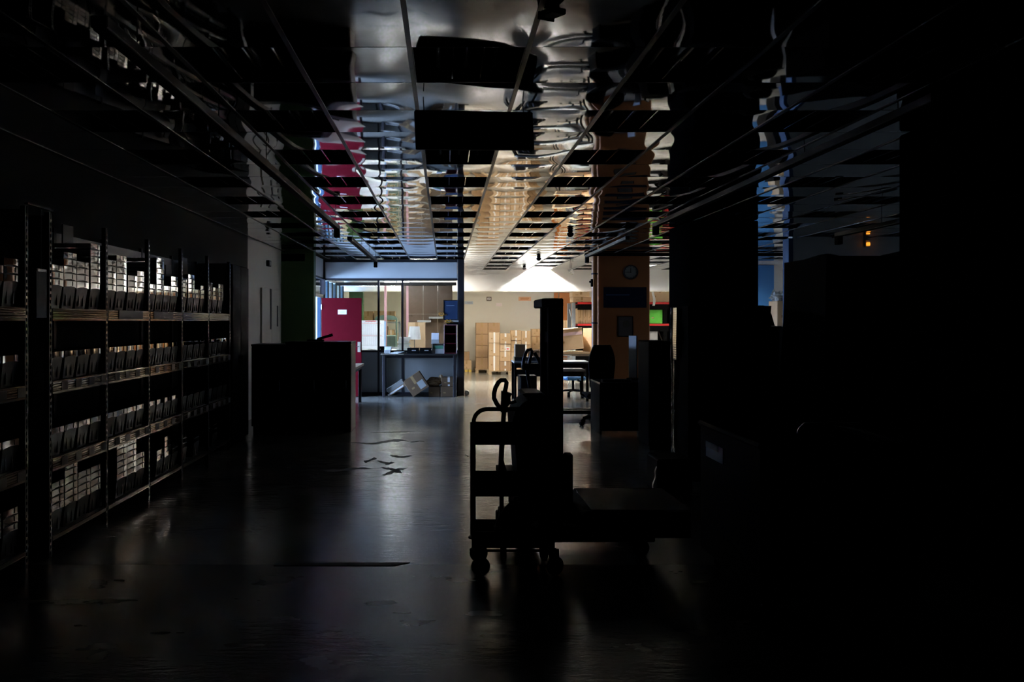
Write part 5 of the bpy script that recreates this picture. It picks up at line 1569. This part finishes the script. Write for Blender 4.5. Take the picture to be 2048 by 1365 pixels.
# ------------------------------------------------------------------ dark loads at the right
# roped load in front of the pillar
YR = 8.2
x0, ztp = PX(1349, YR + 0.5), PZ(614, YR + 0.5)
t = thing('wrapped_load', 'tall dark wrapped load with a rope hanging down its left edge', 'wrapped load', (x0, YR, 0))
def wob(u, v, w, d_, H):
    a = 4 * u
    k = int(min(a, 3.999)); f = a - k
    P = [(0, 0), (w, 0), (w, d_), (0, d_), (0, 0)]
    x = P[k][0] + (P[k + 1][0] - P[k][0]) * f
    y = P[k][1] + (P[k + 1][1] - P[k][1]) * f
    j = 0.008 * math.sin(v * 23 + u * 9) + 0.006 * math.sin(v * 51 + u * 31)
    return (x + j, y + j, 0.14 + (H - 0.14) * v)
w, d_ = 0.85, 0.5
MB().grid(lambda u, v: wob(u, v, w, d_, ztp), 24, 30).bx(0.015, w - 0.015, 0.015, d_ - 0.015, ztp - 0.03, ztp, 0.01).build('wrapping', 'cover', t)
MB().bx(0, w, 0, d_, 0.0, 0.139, 0.004).build('base', 'soot', t, False)
def foil(z0, z1, wd, off):
    tx, ty = 0.10 + off, 0.995
    n = int((z1 - z0) / 0.0042)
    m_ = MB()
    m_.grid(lambda u, v: (-0.018 - tx * wd * (1 - u) - 0.0006 * math.sin((z0 + (z1 - z0) * v) * 2 * math.pi / 0.025),
                          0.5 - ty * wd * (1 - u) + 0.01 * math.sin(v * 5), z0 + (z1 - z0) * v), 3, n)
    b = m_.build('edge_protector', 'foil', t)
foil(1.24, 1.80, 0.20, 0.0)
foil(0.22, 1.22, 0.07, 0.02)
def rope_pts(path, turns, r, ph):
    pts = []
    n = len(path) - 1
    for i in range(n * 24 + 1):
        q = i / 24
        k = min(int(q), n - 1); f = q - k
        p = Vector(path[k]).lerp(Vector(path[k + 1]), f)
        tdir = (Vector(path[k + 1]) - Vector(path[k])).normalized()
        n1 = Vector((0, 1, 0))
        n2 = tdir.cross(n1).normalized()
        a = q / n * turns * 2 * math.pi + ph
        pts.append(tuple(p + n1 * math.cos(a) * r + n2 * math.sin(a) * r))
    return pts
rt = thing('braided_rope', 'braided rope hanging down the edge of the tall dark load', 'rope', (0, 0, 0))
path = [(PX(x, 8.76), 8.76, PZ(y, 8.76)) for x, y in [(1345, 616), (1345, 690), (1344, 712), (1346, 735), (1347, 760), (1346, 800), (1346, 850), (1346, 914)]]
path2 = path + [(PX(x, 8.68), 8.68, PZ(y, 8.68)) for x, y in [(1345, 918), (1330, 920), (1314, 921)]]
for ph in (0, 2.1, 4.2):
    MB().tube(rope_pts(path2, 30, 0.011, ph), 0.010, 6).build('strand', 'rope', rt)
MB().tube([(PX(x, 8.68), 8.68, PZ(y, 8.68)) for x, y in [(1312, 918), (1309, 923), (1312, 928), (1315, 922)]], 0.016, 8).build('knot', 'rope', rt)
t = thing('low_crate', 'low dark crate with a pale plastic edge beside the roped load', 'crate', (PX(1316, 7.6), 7.62, 0))
cz = PZ(922, 7.6)
MB().bx(0, 0.34, 0, 0.4, 0.0, cz, 0.01).build('body', 'black', t, False)
MB().grid(lambda u, v: (-0.012 - 0.045 * (1 - v) + 0.006 * math.sin(v * 13) + 0.006 * u, -0.02 + 0.05 * u, v * (cz - 0.06)), 3, 16).build('plastic_edge', 'plastic_bag', t)
MB().bx(0.01, 0.33, 0.01, 0.39, cz, cz + 0.012, 0.003).build('lid', 'black', t, False)

# covered roll cage
YQ = 6.9
t = thing('covered_cage', 'tall roll cage hidden under a dark draped cover at right', 'roll cage', (0, 0, 0))
qx0, qx1 = PX(1569, YQ + 0.85), PX(1569, YQ + 0.85) + 0.93
qz = PZ(512, YQ)
def drape(u, v):
    a = 4 * u
    k = int(min(a, 3.999)); f = a - k
    w, d_ = qx1 - qx0, 0.85
    P = [(0, 0), (w, 0), (w, d_), (0, d_), (0, 0)]
    x = P[k][0] + (P[k + 1][0] - P[k][0]) * f
    y = P[k][1] + (P[k + 1][1] - P[k][1]) * f
    fold = 0.018 * math.sin(u * 70) * (1 - v) + 0.012 * math.sin(u * 33 + v * 7)
    out = 0.05 * (1 - v)
    cx_, cy_ = w / 2, d_ / 2
    x += (x - cx_) / w * (2 * out) + (x - cx_) / w * fold
    y += (y - cy_) / d_ * (2 * out) + (y - cy_) / d_ * fold * 2
    return (qx0 + x, YQ + y, 0.2 + (qz - 0.2) * v)
MB().grid(drape, 80, 14).build('drape', 'cover', t)
def topf(u, v):
    w, d_ = qx1 - qx0, 0.85
    bumps = 0.012 * math.sin(u * 17 + v * 5) + 0.014 * math.sin(u * 8 + 1.3) + (0.035 * math.exp(-((u - 0.83) / 0.10) ** 2))
    e = min(u, 1 - u, v, 1 - v)
    return (qx0 + w * u, YQ + d_ * v, qz + (bumps if e > 0.001 else 0.0))
MB().grid(topf, 24, 10).build('cover_top', 'cover', t)
MB().bx(qx0 + 0.05, qx1 - 0.05, YQ + 0.05, YQ + 0.8, 0.12, 0.2, 0.004).build('base_frame', 'black', t, False)
for x in (qx0 + 0.1, qx1 - 0.1):
    for y in (YQ + 0.1, YQ + 0.72):
        caster(t, x, y, 0.12, 0.05, 40)
# box pile between pillar and cage
t = thing('dark_box_pile', 'dark stacked crate in front of the pillar, left of the covered cage', 'crate', (PX(1440, 8.9), 9.0, 0))
w = PX(1538, 9.0) - PX(1440, 8.9)
MB().bx(0.62 - w, w + 0.125, 0, 0.7, 0.0, PZ(657, 9.0), 0.01).build('body', 'black', t, False)
MB().bx(0.62 - w, w + 0.14, -0.01, 0.71, PZ(657, 9.0), PZ(653, 9.0), 0.004).build('lid', 'black', t, False)
t = thing('slumped_bag', 'slumped dark bag on the crate beside the pillar', 'bag', (PX(1518, 9.3), 9.35, PZ(653, 9.0) + 0.002))
MB().grid(lambda u, v: (0.16 * (2 * u - 1), 0.14 * (2 * v - 1), 0.23 * (1 - (2 * u - 1) ** 6) * (1 - (2 * v - 1) ** 4) * (1 + 0.05 * math.sin(9 * u + 5 * v))), 12, 10).build('bag_top', 'cover', t)
MB().bx(-0.16, 0.16, -0.14, 0.14, -0.001, 0.001).build('bag_base', 'cover', t, False)
# pale carton with crumpled plastic beyond
YX = 15.6
x0c, x1c = PX(1537, YX + 0.42), PX(1537, YX + 0.42) + 0.46
t = thing('dark_plinth', 'dark stand under the pale carton by the blue panel', 'stand', (x0c - 0.05, YX - 0.05, 0))
zc = PZ(654, YX)
MB().bx(0, 0.56, 0, 0.56, zc - 0.04, zc - 0.001, 0.004).build('top', 'black', t, False)
MB().bx(0.02, 0.54, 0.02, 0.54, 0, zc - 0.04).build('body', 'black', t, False)
carton('pale carton glimpsed between the pillar and the covered cage', x0c, x1c, YX, YX + 0.42, zc, PZ(602, YX), 'card2', 'btape')
t = thing('crumpled_plastic', 'crumpled clear plastic wrap lying on the pale carton at right', 'plastic wrap', (PX(1550, YX) + 0.17, YX + 0.2, PZ(602, YX)))
def crump2(u, v):
    a, b = u * 2 * math.pi, v * math.pi
    r = 0.11 * (1 + 0.3 * math.sin(4 * a + 5 * b) * math.sin(3 * b) + 0.16 * math.sin(9 * a + b))
    return (r * math.cos(a) * math.sin(b) * 1.5, r * math.sin(a) * math.sin(b) * 1.2, 0.09 - r * math.cos(b) * 0.8)
MB().grid(crump2, 22, 12).build('wrap', 'plastic_bag', t, False)
MB().grid(lambda u, v: (-0.18 + 0.16 * u, -0.06 + 0.04 * math.sin(6 * u + 4 * v), 0.02 + 0.17 * v + 0.05 * math.sin(7 * u)), 6, 6).build('loose_fold', 'plastic_bag', t, False)

# wheeled dark bin with a label card, lower right
t = thing('wheeled_bin', 'large dark wheeled bin with a pale label card at lower right', 'bin', (1.70, 4.30, 0))
w, d_, H = 0.85, 1.0, 0.98
MB().bx(0, w, 0, 0.02, 0.16, H).bx(0, w, d_ - 0.02, d_, 0.16, H).bx(0, 0.02, 0.02, d_ - 0.02, 0.16, H).bx(w - 0.02, w, 0.02, d_ - 0.02, 0.16, H).bx(0.02, w - 0.02, 0.02, d_ - 0.02, 0.16, 0.20).build('body', 'black', t, False)
MB().tube([(0, 0, H), (w, 0, H), (w, d_, H), (0, d_, H)], 0.018, 8, True).build('rim', 'black', t)
y0, y1 = PX(0, 1), 0
ya, yb = 1.70 * F / (1413 - 890) - 4.30, 1.70 * F / (1447 - 890) - 4.30
za = PZ(882, 1.70 * F / (1413 - 890)); zb2 = PZ(912, 1.70 * F / (1413 - 890))
cd = MB().bx(-0.004, -0.001, yb, ya, zb2, za).build('label_card', 'bookblue', t, False)
MB().bx(-0.006, -0.004, yb + 0.08, ya, zb2 + (za - zb2) * 0.62, za).build('label_header', 'paper', cd, False)
for x in (0.08, w - 0.08):
    for y in (0.1, d_ - 0.1):
        caster(t, x, y, 0.16, 0.06, 70)
Yh = 4.9 - 4.30
hz = PZ(849, 4.9)
hx = PX(1600, 4.9) - 1.70
MB().tube([(hx - 0.01, Yh, H - 0.2), (hx - 0.01, Yh, hz - 0.06), (hx, Yh, hz - 0.03), (hx + 0.03, Yh, hz), (hx + 0.10, Yh, hz + 0.005), (w, Yh, hz)], 0.012, 10).build('push_handle', 'chrome', t)

print('bins', BIN_N[0], 'objects', len(bpy.data.objects))
